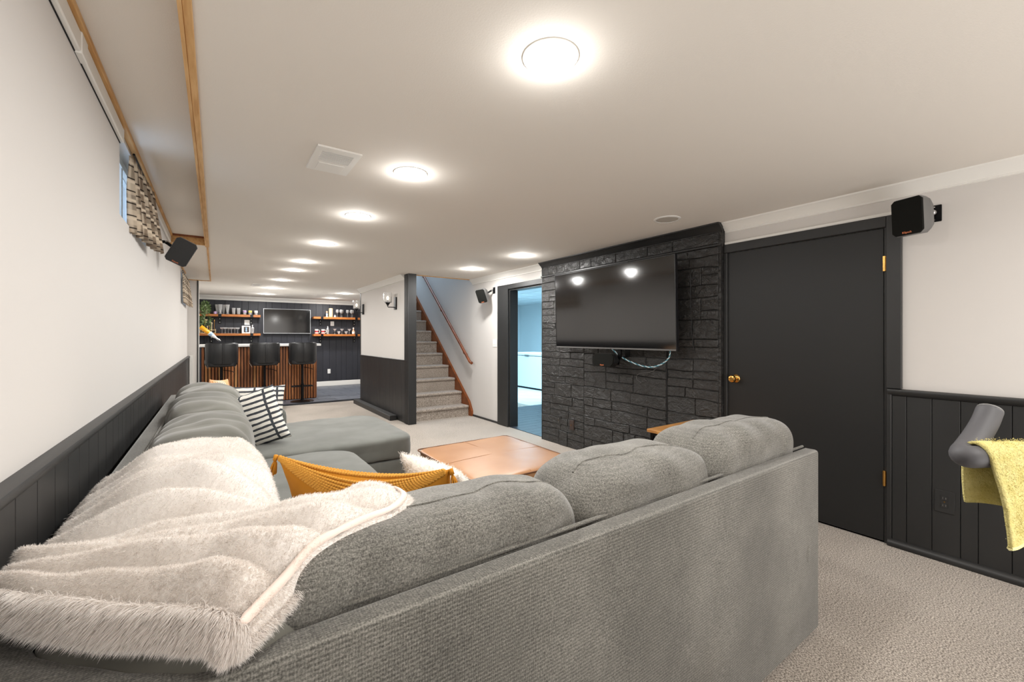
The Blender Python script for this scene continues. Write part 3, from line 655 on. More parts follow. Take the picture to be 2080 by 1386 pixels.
s1 = sconce(); s1.location = (PX, 6.74, 1.872); s1['label'] = 'black wall sconce with clear glass shade nearest the stair post'
s2 = dup(s1, (PX, 8.58, 1.872), label='black wall sconce with clear glass shade at the bar end of the partition')
# ---------------------------------------------------------------- soft shapes
def softbox(cx, cy, cz, sx, sy, sz, k=5.0, n=26, amp=.006, fold=0, folddir='y', seed=0, rot=0, flen=.075, crown_=0, lean=0):
    """puffy superellipsoid cushion with creases; returns bmesh in world coordinates"""
    bm = NB(); cache = {}
    def vert(a, b, c):
        key = (round(a, 5), round(b, 5), round(c, 5))
        if key in cache: return cache[key]
        nrm = (abs(a)**k+abs(b)**k+abs(c)**k)**(1/k); p = Vector((a, b, c))/nrm
        q = Vector((p.x*sx/2, p.y*sy/2, p.z*sz/2)); nn = Vector((p.x/sx, p.y/sy, p.z/sz)).normalized()
        w3 = q+Vector((cx, cy, cz))+Vector((seed*3.7, 0, 0))
        d = amp*2*noise.noise(w3*3.2)+amp*noise.noise(w3*9)
        if fold:
            s = {'x': q.x, 'y': q.y}[folddir]; o_ = {'x': q.y, 'y': q.x}[folddir]
            ph = (s+.05*noise.noise(w3*4)+.35*o_*o_+.03*q.z)/flen*2*PI
            mask = max(0, .35+1.2*noise.noise(w3*2.6+Vector((9, 2, seed))))
            d += fold*mask*(abs(math.sin(ph*.5))*2-1)
        q = q+nn*d
        if crown_: q.z += crown_*(1-(p.x)**2)*(1-p.y**2)*(1 if p.z > 0 else 0)
        q.y += lean*p.z
        c_, s_ = math.cos(rot), math.sin(rot); v = bm.verts.new((cx+q.x*c_-q.y*s_, cy+q.x*s_+q.y*c_, cz+q.z)); cache[key] = v; return v
    g = [-math.cos(PI*(.5+ (i/n-.5)*.9))/math.cos(PI*.05)*1 if False else (2*i/n-1) for i in range(n+1)]
    for ax in range(3):
        for s in (-1, 1):
            for i in range(n):
                for j in range(n):
                    f_ = []
                    for (u, v) in ((g[i], g[j]), (g[i+1], g[j]), (g[i+1], g[j+1]), (g[i], g[j+1])):
                        p = [0, 0, 0]; p[ax] = s; p[(ax+1)%3] = u; p[(ax+2)%3] = v; f_.append(vert(*p))
                    bm.faces.new(f_ if s > 0 else f_[::-1])
    return bm
# ---------------------------------------------------------------- sectional sofa
so = thing('sectional_sofa', 'large grey U-shaped sectional sofa with chaise filling the foreground', 'sofa', (.9, 1.8, 0))
def poly_wall(path, width_side, z0, z1, bev, top_in=0):
    """thick wall following a path; outer path given, inner path given"""
    outer, inner = path, width_side; bm = NB()
    A = [bm.verts.new((x, y, z0)) for x, y in outer]; B = [bm.verts.new((x, y, z1)) for x, y in outer]
    Ci = [bm.verts.new((x, y, z1)) for x, y in inner]; D = [bm.verts.new((x, y, z0)) for x, y in inner]
    for i in range(len(outer)-1):
        for p, q in ((A, B), (B, Ci), (Ci, D), (D, A)): bm.faces.new((p[i], p[i+1], q[i+1], q[i]))
    bm.faces.new((A[0], B[0], Ci[0], D[0])); bm.faces.new((A[-1], D[-1], Ci[-1], B[-1]))
    E = [e for e in bm.edges if all(v in B or v in Ci for v in e.verts) and not (e.verts[0] in B and e.verts[1] in Ci and False)]
    E += [e for e in bm.edges if (e.verts[0] in (A[-1], B[-1]) and e.verts[1] in (A[-1], B[-1]))]
    bmesh.ops.bevel(bm, geom=E, offset=bev, segments=4, profile=.5, affect='EDGES'); return bm
outer = [(-.325, 4.78), (-.325, 1.02), (-.285, .93), (-.13, .80), (-.05, .765), (2.235, .785)]
inner = [(-.255, 4.78), (-.255, 1.05), (-.235, 1.00), (-.10, .865), (-.03, .83), (2.235, .845)]
sobj('back_frame', poly_wall(outer, inner, .03, .82, .014), 'sofa_fabric', so)
bm = NB(); tube(bm, [(x+.004, y+.004, .823) for x, y in [( -.03, .835), (.3, .836), (1.2, .84), (2.226, .846)]], .0055, 8); tube(bm, [(-.252, 1.06, .822), (-.252, 4.7, .822)], .0055, 8)
sobj('piping', bm, 'sofa_fabric', so)
bm = NB(); bx(bm, -.25, .85, .05, 2.0, 1.70, .31, bev=.02, seg=2); bx(bm, -.25, 1.0, .05, .80, 4.62, .31, bev=.02, seg=2); bx(bm, .6, 3.42, .05, 1.36, 4.66, .31, bev=.02, seg=2)
sobj('seat_base', bm, 'seat_fabric', so)
for c in ((.30+.55, 1.30, 1.12), (1.42, 1.30, 1.12)): pass
def part(name, bm, m): o = obj(name, bm, m, so, smooth=True); return o
part('seat_cushion', softbox(.32, 1.45, .40, 1.12, 1.05, .19, 7, 22, .004, seed=1), 'seat_fabric')
part('seat_cushion', softbox(1.17, 1.36, .40, .62, .82, .19, 7, 20, .004, seed=2), 'seat_fabric')
part('seat_cushion', softbox(1.76, 1.36, .40, .58, .82, .19, 7, 20, .004, seed=3), 'seat_fabric')
part('seat_cushion', softbox(.30, 2.70, .395, 1.10, 1.46, .195, 8, 24, .004, seed=4, crown_=.008), 'seat_fabric')
part('chaise_cushion', softbox(.66, 4.045, .405, 1.48, 1.24, .20, 9, 30, .004, seed=5, crown_=.012), 'seat_fabric')
part('arm', softbox(.13, 4.72, .37, .88, .17, .56, 9, 20, .002, seed=6), 'seat_fabric')
part('arm', softbox(2.125, 1.30, .36, .22, 1.02, .56, 6, 24, .006, fold=.004, folddir='y', seed=7), 'sofa_fabric')
part('arm_pillow', softbox(2.17, 1.14, .53, .22, .62, .26, 3.2, 24, .010, fold=.006, seed=7), 'sofa_fabric')
# near row back cushions
BC = []
for i, (x0, x1, top) in enumerate(((-.04, .845, .925), (.845, 1.475, .925), (1.475, 2.18, .96))):
    BC.append(part('back_cushion', softbox((x0+x1)/2, 1.01, (.46+top)/2, x1-x0+.055, .33, top-.44, 4.4, 44, .012, lean=-.025, fold=.004, folddir='x', seed=10+i, flen=.16), 'cushion_weave'))
    pts = []
    for k in range(31):
        u = -0.90+1.8*k/30; X = (x0+x1)/2+u*(x1-x0)/2; pts.append((X, 1.075, 2.0))
    BC[-1]['seam'] = 1; del BC[-1]['seam']
# corner cushion
BC.append(part('back_cushion', softbox(.015, 1.055, .665, .50, .49, .47, 3.2, 40, .010, fold=.008, folddir='x', seed=20, rot=-math.radians(42), flen=.12), 'sofa_suede'))
for i, (y0, y1, top) in enumerate(((1.20, 2.08, .93), (2.08, 2.96, .925), (2.96, 3.72, .945), (3.72, 4.42, .95))):
    BC.append(part('back_cushion', softbox(-.045, (y0+y1)/2, (.46+top)/2, .42, y1-y0+.06, top-.44, 3.3, 50, .014, fold=.007, folddir='y', seed=30+i, flen=.15), 'sofa_suede'))
# surface lookup
def bvh(objs):
    V = []; F = []
    for o in objs:
        b = len(V); V += [v.co.copy() for v in o.data.vertices]; F += [[b+i for i in p.vertices] for p in o.data.polygons]
    return BVHTree.FromPolygons(V, F)
sofa_tree = bvh([o for o in so.children if o.type == 'MESH'])
def top_at(x, y, d=0):
    h = sofa_tree.ray_cast(Vector((x, y, 3)), Vector((0, 0, -1))); return h[0].z if h[0] else d
# seams on cushions: thin welt following the crown of each near cushion
for (x0, x1, yy_) in ((.24, .80, .955), (.89, 1.43, .955), (1.52, 2.12, .955)):
    bm = NB(); pts = [(x0+(x1-x0)*k/24, yy_+.012*math.sin(k*.5), top_at(x0+(x1-x0)*k/24, yy_+.012*math.sin(k*.5))+.0) for k in range(25)]
    tube(bm, pts, .0035, 6); sobj('seam', bm, 'sofa_fabric', so)
# ---------------------------------------------------------------- faux fur throw
rows = [[(-.33, 1.09), (-.17, .93), (-.05, .83), (.02, .775)],
        [(-.336, 1.17), (-.13, 1.05), (.05, .95), (.15, .855)],
        [(-.336, 1.30), (-.09, 1.20), (.16, 1.08), (.40, .985)],
        [(-.336, 1.52), (-.07, 1.45), (.11, 1.34), (.27, 1.22)],
        [(-.340, 1.76), (-.05, 1.72), (.10, 1.66), (.19, 1.58)],
        [(-.335, 2.00), (-.05, 1.98), (.08, 1.98), (.17, 1.98)]]
def cr(a, b, c, d, t): return .5*((2*b)+(c-a)*t+(2*a-5*b+4*c-d)*t*t+(3*b-a-3*c+d)*t**3)
def spl(P, t):
    n = len(P)-1; f_ = min(max(t*n, 0), n-1e-6); i = int(f_); g = lambda j: P[min(max(j, 0), n)]
    return cr(g(i-1), g(i), g(i+1), g(i+2), f_-i)
NU, NV = 120, 170
CP = [[Vector((x, y, 0)) for x, y in r] for r in rows]
grid = np.zeros((NU+1, NV+1, 3))
for i in range(NU+1):
    col = [spl(r, i/NU) for r in CP]
    for j in range(NV+1):
        p = spl(col, j/NV); grid[i, j] = (p.x, p.y, top_at(p.x, p.y, .5))
hit = grid[:, :, 2].copy(); hit = np.maximum(hit, .60); hit[6:-4, 2:60] = np.maximum(hit[6:-4, 2:60], .868)
z = hit.copy()
for it in range(160):
    zp = np.pad(z, 1, mode='edge'); z = .25*(zp[:-2, 1:-1]+zp[2:, 1:-1]+zp[1:-1, :-2]+zp[1:-1, 2:]); z = np.maximum(z, hit)
for it in range(8):
    zp = np.pad(z, 1, mode='edge'); z = .25*(zp[:-2, 1:-1]+zp[2:, 1:-1]+zp[1:-1, :-2]+zp[1:-1, 2:])
U, V_ = np.meshgrid(np.arange(NU+1)/NU, np.arange(NV+1)/NV, indexing='ij')
nz = np.array([[noise.noise(Vector((i/NU*3.0, j/NV*5, 3.3))) for j in range(NV+1)] for i in range(NU+1)])
nz2 = np.array([[noise.noise(Vector((i/NU*9, j/NV*12, 7.7))) for j in range(NV+1)] for i in range(NU+1)])
ridge = np.abs(np.sin((V_*10.5+.38*nz+.30*U+.25)*PI))**.75
z = z+.006+.042*ridge*(.7+.6*np.clip(nz+.5, 0, 1))*np.clip(1.35-V_*.9, .3, 1)*np.clip((1-U)/.16, 0, 1)*np.clip(V_/.03, .5, 1)*np.clip(U/.05, .4, 1)+.007*nz2+.006*nz
# rolled hems
edge = np.minimum(np.minimum(U, 1-U)*NU, np.minimum(V_, 1-V_)*NV)
z = z-.020*np.exp(-edge/2.0)
grid[:, :, 2] = z
def grid_mesh(name, G, thick):
    n, m = G.shape[:2]; vt = G.reshape(-1, 3); idx = np.arange(n*m).reshape(n, m)
    f_ = np.stack([idx[:-1, :-1], idx[1:, :-1], idx[1:, 1:], idx[:-1, 1:]], -1).reshape(-1, 4)
    low = vt.copy(); low[:, 2] -= thick; V = np.vstack([vt, low]); F = [list(q) for q in f_]+[list(q[::-1]+n*m) for q in f_]
    rim = list(idx[:, 0])+list(idx[-1, 1:])+list(idx[-2::-1, -1])+list(idx[0, -2:0:-1])
    for a, b in zip(rim, rim[1:]+rim[:1]): F.append([b, a, a+n*m, b+n*m])
    me = bpy.data.meshes.new(name); me.from_pydata(V.tolist(), [], F); me.update(); return me
th = thing('fur_throw', 'cream faux fur throw blanket with ribbed pile draped over the sofa corner', 'blanket', (-.05, 1.3, .9))
obj('blanket', grid_mesh('blanket', grid, .014), 'fur', th, smooth=True)
def strands(name, P, N, L, wd, lean, m, parent, jitter=.5):
    """triangular hair blades, one joined mesh"""
    n = len(P); R = np.random.normal(size=(n, 3)); D = N+lean+R*jitter*.55; D /= np.linalg.norm(D, axis=1, keepdims=True)
    T = np.cross(D, np.random.normal(size=(n, 3))); T /= np.linalg.norm(T, axis=1, keepdims=True)
    l = L*np.random.uniform(.6, 1.25, (n, 1)); mid = P+D*l*.55; tip = P+D*l+lean*l*.5
    V = np.empty((n, 5, 3)); V[:, 0] = P-T*wd; V[:, 1] = P+T*wd; V[:, 2] = mid+T*wd*.8; V[:, 3] = mid-T*wd*.8; V[:, 4] = tip
    V = V.reshape(-1, 3); b = np.arange(n)*5
    quads = np.stack([b, b+1, b+2, b+3], 1); tris = np.stack([b+3, b+2, b+4], 1)
    me = bpy.data.meshes.new(name); me.vertices.add(len(V)); me.vertices.foreach_set('co', V.ravel())
    loops = np.concatenate([quads.ravel(), tris.ravel()]); me.loops.add(len(loops)); me.loops.foreach_set('vertex_index', loops.astype(np.int32))
    starts = np.concatenate([np.arange(n)*4, n*4+np.arange(n)*3]); me.polygons.add(2*n); me.polygons.foreach_set('loop_start', starts.astype(np.int32))
    me.update(calc_edges=True); me.validate(); o = obj(name, me, m, parent, smooth=True); o['kind'] = 'stuff'; return o
def grid_normals(G):
    du = np.gradient(G, axis=0); dv = np.gradient(G, axis=1); N = np.cross(du, dv); N /= np.linalg.norm(N, axis=2, keepdims=True)+1e-9
    return np.where(N[:, :, 2:3] < 0, -N, N)
def sample(G, Nn, n, w=None):
    n_, m_ = G.shape[:2]; a = np.random.uniform(0, n_-1.001, n); b = np.random.uniform(0, m_-1.001, n) if w is None else (np.random.uniform(0, 1, n)**w)*(m_-1.001)
    i = a.astype(int); j = b.astype(int); fa = (a-i)[:, None]; fb = (b-j)[:, None]
    lerp = lambda A: (A[i, j]*(1-fa)*(1-fb)+A[i+1, j]*fa*(1-fb)+A[i, j+1]*(1-fa)*fb+A[i+1, j+1]*fa*fb)
    return lerp(G), lerp(Nn)
GN = grid_normals(grid)
P_, N_ = sample(grid, GN, 150000, 1.35)
strands('fur_pile', P_-N_*.002, N_, .0085, .0005, np.array([.10, -.60, .0]), 'fur_strand', th, .5)
# hem fringe along the edges
E_P = []; E_D = []
for idxs, dr_ in (((np.arange(NU+1), np.zeros(NU+1, int)), (-.55, -.75, -.35)), ((np.full(NV+1, NU), np.arange(NV+1)), (.6, -.4, -.35)), ((np.zeros(NV+1, int), np.arange(NV+1)), (-.25, 0, -.85)), ((np.arange(NU+1), np.full(NU+1, NV)), (0, .8, -.2))):
    pts = grid[idxs]
    for r in range(100):
        k = np.random.uniform(0, len(pts)-1.001, 160); i = k.astype(int); fr_ = (k-i)[:, None]
        E_P.append(pts[i]*(1-fr_)+pts[i+1]*fr_+np.random.normal(size=(160, 3))*.0025-np.array([0, 0, .004])); E_D.append(np.tile(np.array(dr_), (160, 1)))
E_P = np.vstack(E_P); E_D = np.vstack(E_D)
strands('hem_fringe', E_P, E_D, .017, .0005, np.array([0, 0, -.1]), 'fur_strand', th, .6)
mk_ = np.random.uniform(0, 1, 26000); iu = np.clip((mk_*NU), 0, NU-1).astype(int); jv = (np.random.uniform(0, 1, 26000)**1.4*11).astype(int)
fu_ = np.random.uniform(0, 1, (26000, 1)); HB = grid[iu, jv]*(1-fu_)+grid[iu+1, jv]*fu_
strands('hem_pile', HB, GN[iu, jv]*.6+np.array([-.35, -.55, -.1]), .024, .0006, np.array([-.12, -.28, -.30]), 'fur_strand', th, .45)
# exposed lining seam running along the right edge
bm = NB(); seg = []
line = np.array([grid[NU-7, j]*.5+grid[NU-4, j]*.5 for j in range(NV+1)]); across = np.array([grid[NU-3, j]-grid[NU-9, j] for j in range(NV+1)])
for _ in range(30): line[1:-1] = .5*line[1:-1]+.25*(line[:-2]+line[2:])
for j in range(5, 82):
    p = Vector(line[j]); d = Vector(across[j]).normalized(); wdt = .0085*min(1, (j-4)/6, (83-j)/10)
    seg.append([bm.verts.new(p-d*wdt+Vector((0, 0, .008))), bm.verts.new(p+Vector((0, 0, .0115))), bm.verts.new(p+d*wdt+Vector((0, 0, .007)))])
for a, b in zip(seg, seg[1:]):
    for k in range(2): bm.faces.new((a[k], a[k+1], b[k+1], b[k]))
o = obj('lining_strip', bm, 'fleece_lining', th, smooth=True); m_ = o.modifiers.new('s', 'SOLIDIFY'); m_.thickness = .005
# ---------------------------------------------------------------- throw pillows
def throw_pillow(w_, h_, t_, n=34, k=2.4, sag=0, amp=.006, seed=0, side=0, pinch=.06):
    bm = NB(); V = {}
    for s in ((1, -1) if side == 0 else (side,)):
        for i in range(n+1):
            for j in range(n+1):
                u, v = 2*i/n-1, 2*j/n-1
                if s == -1 and side == 0 and (abs(u) == 1 or abs(v) == 1): V[s, i, j] = V[1, i, j]; continue
                x_ = u*w_/2*(1-pinch*(1-abs(v)**2)*abs(u)); z_ = v*h_/2*(1-pinch*(1-abs(u)**2)*abs(v))
                th_ = t_/2*max(0, (1-abs(u)**k)*(1-abs(v)**k))**.55
                y_ = -s*th_; nn = noise.noise(Vector((x_*7+seed, z_*7, s*3.0)))+.5*noise.noise(Vector((x_*18+seed, z_*18, s)))
                y_ += -s*nn*amp*min(1, th_*40); z_ -= sag*(1-u*u)*(v+1)/2
                V[s, i, j] = bm.verts.new((x_, y_, z_))
        for i in range(n):
            for j in range(n):
                q = [V[s, i, j], V[s, i+1, j], V[s, i+1, j+1], V[s, i, j+1]]; bm.faces.new(q if s == 1 else q[::-1])
    return bm
def pillow(label, m, w_, h_, t_, loc, xd, zd, **k):
    t = thing('throw_pillow', label, 'pillow'); obj('cover', throw_pillow(w_, h_, t_, **k), m, t, smooth=True); pp_ = t
    basis(t, loc, xd, zd); return t
p1 = thing('throw_pillow', 'mustard lumbar pillow with bobble knit front and corner tassels', 'pillow')
W_, H_, T_, SG = .72, .38, .15, .05
obj('cover', throw_pillow(W_, H_, T_, sag=SG, seed=3, k=2.2), 'mustard', p1, smooth=True)
bm = NB()
for r in range(16):
    for c in range(46):
        u = -.94+1.88*(c+.5*(r % 2))/46; v = .985-r*.075
        if abs(u) > .97 or v < -.2: continue
        band_ = 1.06-.28-.30*(1-abs(u)**1.3)
        x_ = u*W_/2*(1-.06*(1-v*v)*abs(u)); z_ = v*H_/2*(1-.06*(1-u*u)*abs(v))-SG*(1-u*u)*(v+1)/2
        th_ = T_/2*max(0, (1-abs(u)**2.2)*(1-abs(v)**2.2))**.55
        bmesh.ops.create_icosphere(bm, subdivisions=1, radius=.0078, matrix=Matrix.Translation((x_, th_-.001, z_)) @ Matrix.Diagonal((1.1, .8, .85, 1)))
for r in range(9):      # knit band wrapping over the top edge towards the back
    for c in range(60):
        u = -.95+1.9*(c+.5*(r % 2))/60; v = 1.0-r*.062*max(.12, 1.15-1.1*abs(u)); x_ = u*W_/2; z_ = v*H_/2*(1-.06*(1-u*u))-SG*(1-u*u)*(v+1)/2+.002
        th_ = T_/2*max(0, (1-abs(u)**2.2)*(1-abs(v)**2.2))**.55
        bmesh.ops.create_icosphere(bm, subdivisions=1, radius=.0078, matrix=Matrix.Translation((x_, -th_-.0005, z_)) @ Matrix.Diagonal((1.1, .8, .85, 1)))
o = obj('bobble_knit', bm, 'mustard_knit', p1, smooth=True); o['kind'] = 'stuff'
for sx_ in (-1, 1):
    for sz_ in (-1, 1):
        bm = NB(); c0 = Vector((sx_*W_/2, 0, sz_*H_/2)); d0 = Vector((sx_*.35, -.35, -1)).normalized()
        tube(bm, [c0, c0+d0*.02], .008, 8)
        for k in range(46):
            a = random.uniform(0, 2*PI); rr = random.uniform(0, .021); e = c0+d0*random.uniform(.075, .088)+Vector((math.cos(a)*rr, math.sin(a)*rr, 0)); mid = c0+d0*.04+Vector((math.cos(a)*rr*.6, math.sin(a)*rr*.6, 0))
            tube(bm, [c0+d0*.015, mid, e], .0017, 5)
        obj('tassel', bm, 'mustard', p1, smooth=True)
basis(p1, (.475, 1.625, .70), (.50, -.555, -.055), (-.27, -.22, .93))
p2 = pillow('black and cream dashed pillow leaning on the left sofa cushions', 'stripe_cloth', .47, .43, .20, (.215, 3.80, .685), (.90, -.33, .28), (-.28, .16, .93), seed=5)
p3 = pillow('black and cream dashed pillow tucked behind the front dashed one', 'stripe_cloth', .44, .44, .14, (.27, 4.17, .70), (.92, -.25, -.30), (.05, .2, .95), seed=8)
p4 = pillow('small orange and cream striped pillow at the far sofa arm', 'orange_stripe_cloth', .30, .40, .12, (.025, 4.52, .76), (.45, .89, 0), (0, .1, 1), seed=9)
p5 = thing('throw_pillow', 'white shaggy pillow between mustard pillow and leather ottoman', 'pillow')
obj('cover', throw_pillow(.52, .42, .16, seed=12), 'shag', p5, smooth=True)
V = np.array([list(v.co) for v in p5.children[0].data.vertices]); Nn = np.array([list(v.normal) for v in p5.children[0].data.vertices])
ii = np.random.randint(0, len(V), 30000); strands('shag_pile', V[ii]+np.random.normal(size=(30000, 3))*.006, Nn[ii], .022, .0008, np.array([0, 0, -.35]), 'fur_strand', p5, 1.0)
basis(p5, (.86, 1.74, .60), (.12, -.98, -.02), (-.5, 0, .85))
# ---------------------------------------------------------------- ottoman
ot = thing('storage_ottoman', 'square tan leather storage ottoman with piped lid on the carpet', 'ottoman', (1.74, 2.73, 0))
part_ = lambda n_, b_, m_: obj(n_, b_, m_, ot, smooth=True)
ox0, ox1, oy0, oy1 = 1.31, 2.17, 2.24, 3.21
part_('body', softbox((ox0+ox1)/2, (oy0+oy1)/2, .175, ox1-ox0+.03, oy1-oy0+.03, .31, 14, 22, .003), 'leather')
part_('lid', softbox((ox0+ox1)/2, (oy0+oy1)/2, .385, ox1-ox0, oy1-oy0, .115, 12, 26, .002, crown_=.012), 'leather')
def rrect(z, g=0, r=.04):
    P = []
    for (cx, cy, a0) in ((ox1-r-g, oy1-r-g, 0), (ox0+r+g, oy1-r-g, 90), (ox0+r+g, oy0+r+g, 180), (ox1-r-g, oy0+r+g, 270)):
        for k in range(5): a = math.radians(a0+22.5*k); P.append((cx+r*math.cos(a), cy+r*math.sin(a), z))
    return P+[P[0]]
for z_, g_ in ((.432, -.001), (.345, -.001)):
    bm = NB(); tube(bm, rrect(z_, g_), .005, 6); sobj('piping', bm, 'leather_pipe', ot)
bm = NB(); zt_ = lambda x, y: .4436+.012*(1-((x-1.74)/.43)**2)*(1-((y-2.725)/.485)**2)
tube(bm, [(1.72, oy0+.01+(oy1-oy0-.02)*k/20, zt_(1.72, oy0+(oy1-oy0)*k/20)-.0005) for k in range(21)], .0012, 5); tube(bm, [(ox0+.01+(ox1-ox0-.02)*k/20, 2.70, zt_(ox0+(ox1-ox0)*k/20, 2.70)-.0005) for k in range(21)], .0012, 5)
tube(bm, [(1.72, oy0-.017, .33), (1.72, oy0-.017, .05)], .002, 5)
sobj('stitching', bm, 'leather', ot)
for px_ in (ox0+.06, ox1-.06):
    for py_ in (oy0+.06, oy1-.06):
        bm = NB(); lathe(bm, [(.018, 0), (.025, .03)], (px_, py_, 0), 12); sobj('foot', bm, 'black_plastic', ot)
# ---------------------------------------------------------------- side table
sd = thing('side_table', 'oak topped end table on black metal frame by the stone wall', 'side table', (3.15, 1.98, 0))
tx0, tx1, ya_, yb_ = 2.81, 3.455, 1.775, 2.165
obj('tabletop', BX(tx0, ya_, .575, tx1, yb_, .600, bev=.003), 'oak_veneer', sd)
for a in (tx0+.02, tx1-.045):
    for b in (ya_+.02, yb_-.045): obj('leg', BX(a, b, 0, a+.025, b+.025, .575), 'black_metal', sd)
bm = NB(); bx(bm, tx0+.045, ya_+.02, .555, tx1-.045, ya_+.04, .575); bx(bm, tx0+.045, yb_-.04, .555, tx1-.045, yb_-.02, .575); bx(bm, tx0+.02, ya_+.045, .555, tx0+.04, yb_-.045, .575); bx(bm, tx1-.04, ya_+.045, .555, tx1-.02, yb_-.045, .575)
obj('apron', bm, 'black_metal', sd); obj('lower_shelf', BX(tx0+.03, ya_+.03, .18, tx1-.03, yb_-.03, .20), 'oak_veneer', sd)
# ---------------------------------------------------------------- bar
ba = thing('bar_counter', 'home bar fronted with vertical wood slats on black backing', 'bar', (.75, 10.0, BF))
bx0, bx1, byf = -.22, 1.745, 9.80
obj('bar_body', BX(bx0, byf, BF, bx1, 10.35, 1.135, bev=.003), 'dark_void', ba)
n_s = 38; stp = (bx1-bx0)/n_s
for k in range(n_s):
    a = bx0+k*stp+.006; obj('slat', BX(a, byf-.022, BF+.01, a+stp-.015, byf, 1.13, bev=.002), random.choice(('slat_wood', 'slat_wood', 'slat_wood_light', 'slat_wood_dark')), ba)
for k in range(11): obj('side_slat', BX(bx1, byf+.005+k*.05, BF+.01, bx1+.02, byf+.04+k*.05, 1.13), 'slat_wood_dark', ba)
ct = obj('bar_countertop', BX(bx0-.03, byf-.13, 1.14, bx1+.08, 10.45, 1.185, bev=.003), 'quartz'); tag(ct, 'white stone countertop lying along the slatted bar', 'countertop')
def stool():
    t = thing('bar_stool', '', 'bar stool', (0, 0, 0), 'bar stools')
    bm = NB(); lathe(bm, [(.215, 0), (.215, .006), (.19, .014), (.06, .028), (.03, .04), (.03, .05)], n=32); sobj('base', bm, 'black_metal', t)
    bm = NB(); lathe(bm, [(.030, .04), (.030, .36), (.024, .362), (.024, .73), (.05, .75), (.05, .76)], n=20); sobj('post', bm, 'black_metal', t)
    bm = NB(); tube(bm, spline([(-.03, 0, .30), (-.17, .0, .30), (-.19, .03, .30), (-.185, .16, .30), (-.15, .18, .30), (.15, .18, .30), (.185, .16, .30), (.19, .03, .30), (.17, 0, .30), (.03, 0, .30)], 5), .010, 8); sobj('footrest', bm, 'black_metal', t)
    obj('seat', softbox(0, .0, .80, .44, .42, .10, 6, 14, .002), 'black_leather', t, smooth=True)
    # wrapped back shell with vertical centre seam
    bm = NB(); nu, nv = 28, 12; G = {}
    for s in (0, 1):
        for i in range(nu+1):
            for j in range(nv+1):
                u = 2*i/nu-1; v = j/nv; wv_ = .25; xx_ = wv_*math.sin(u*1.25)/math.sin(1.25)
                curve = .13*(abs(u)**3.0); rnd = .030*(abs(u)**10)
                zz_ = .785+.40*v; zz_ += (-1 if v > .5 else 1)*rnd*abs(2*v-1)**3
                yy_ = -.215+curve-.03*v-.02*math.sin(PI*v)+(.055*(1-abs(2*v-1)**6)**.5*(1-abs(u)**8)**.5+.008)*(s)
                if s == 0: yy_ += .006*math.exp(-(u/.02)**2)
                G[s, i, j] = bm.verts.new((xx_, yy_, zz_))
    for s in (0, 1):
        for i in range(nu):
            for j in range(nv): bm.faces.new((G[s, i, j], G[s, i+1, j], G[s, i+1, j+1], G[s, i, j+1]))
    for i in range(nu):
        for j in (0, nv): bm.faces.new((G[0, i, j], G[0, i+1, j], G[1, i+1, j], G[1, i, j]))
    for j in range(nv):
        for i in (0, nu): bm.faces.new((G[0, i, j], G[0, i, j+1], G[1, i, j+1], G[1, i, j]))
    br = obj('backrest', bm, 'black_leather', t, smooth=True)
    bm = NB(); tube(bm, [(0, -.221-.03*v-.02*math.sin(PI*v), .79+.38*v) for v in [k/10 for k in range(11)]], .0025, 6); obj('seam', bm, 'black_plastic', br)
    for s in (-1, 1):
        bm = NB(); tube(bm, spline([(s*.225, -.09, .92), (s*.245, -.02, .86), (s*.235, .02, .79), (s*.20, .03, .73)], 5), .008, 8); sobj('side_bracket', bm, 'chrome', t)
    bm = NB(); tube(bm, [(.03, 0, .685), (.15, -.03, .66), (.20, -.04, .635)], .006, 8); sobj('lift_lever', bm, 'black_metal', t)
    return t
s0 = stool()
for i, (x_, lb) in enumerate(((.088, 'black leather bar stool nearest the left wall'), (.77, 'black leather bar stool in the middle of the three'), (1.428, 'black leather bar stool at the right end, its round base visible'))):
    r = s0 if i == 0 else dup(s0); r.location = (x_, 9.42, BF); r['label'] = lb; r.rotation_euler = (0, 0, (.05, 0, -.04)[i])
# bar television
bt = thing('bar_television', 'smaller flat television with silver rim on the bar wall', 'television', (1.475, 11.95, 1.4))
obj('housing', BX(.95, 11.92, 1.41, 2.0, 11.99, 2.02, bev=.004), 'tv_bezel', bt); obj('screen', BX(.962, 11.914, 1.425, 1.988, 11.92, 2.01), 'tv_screen', bt)
bm = NB(); bx(bm, .95, 11.912, 1.41, 2.0, 11.92, 1.424); bx(bm, .95, 11.912, 2.01, 2.0, 11.92, 2.02); bx(bm, .95, 11.912, 1.424, .961, 11.92, 2.01); bx(bm, 1.989, 11.912, 1.424, 2.0, 11.92, 2.01); obj('rim', bm, 'bar_tv_bezel', bt)
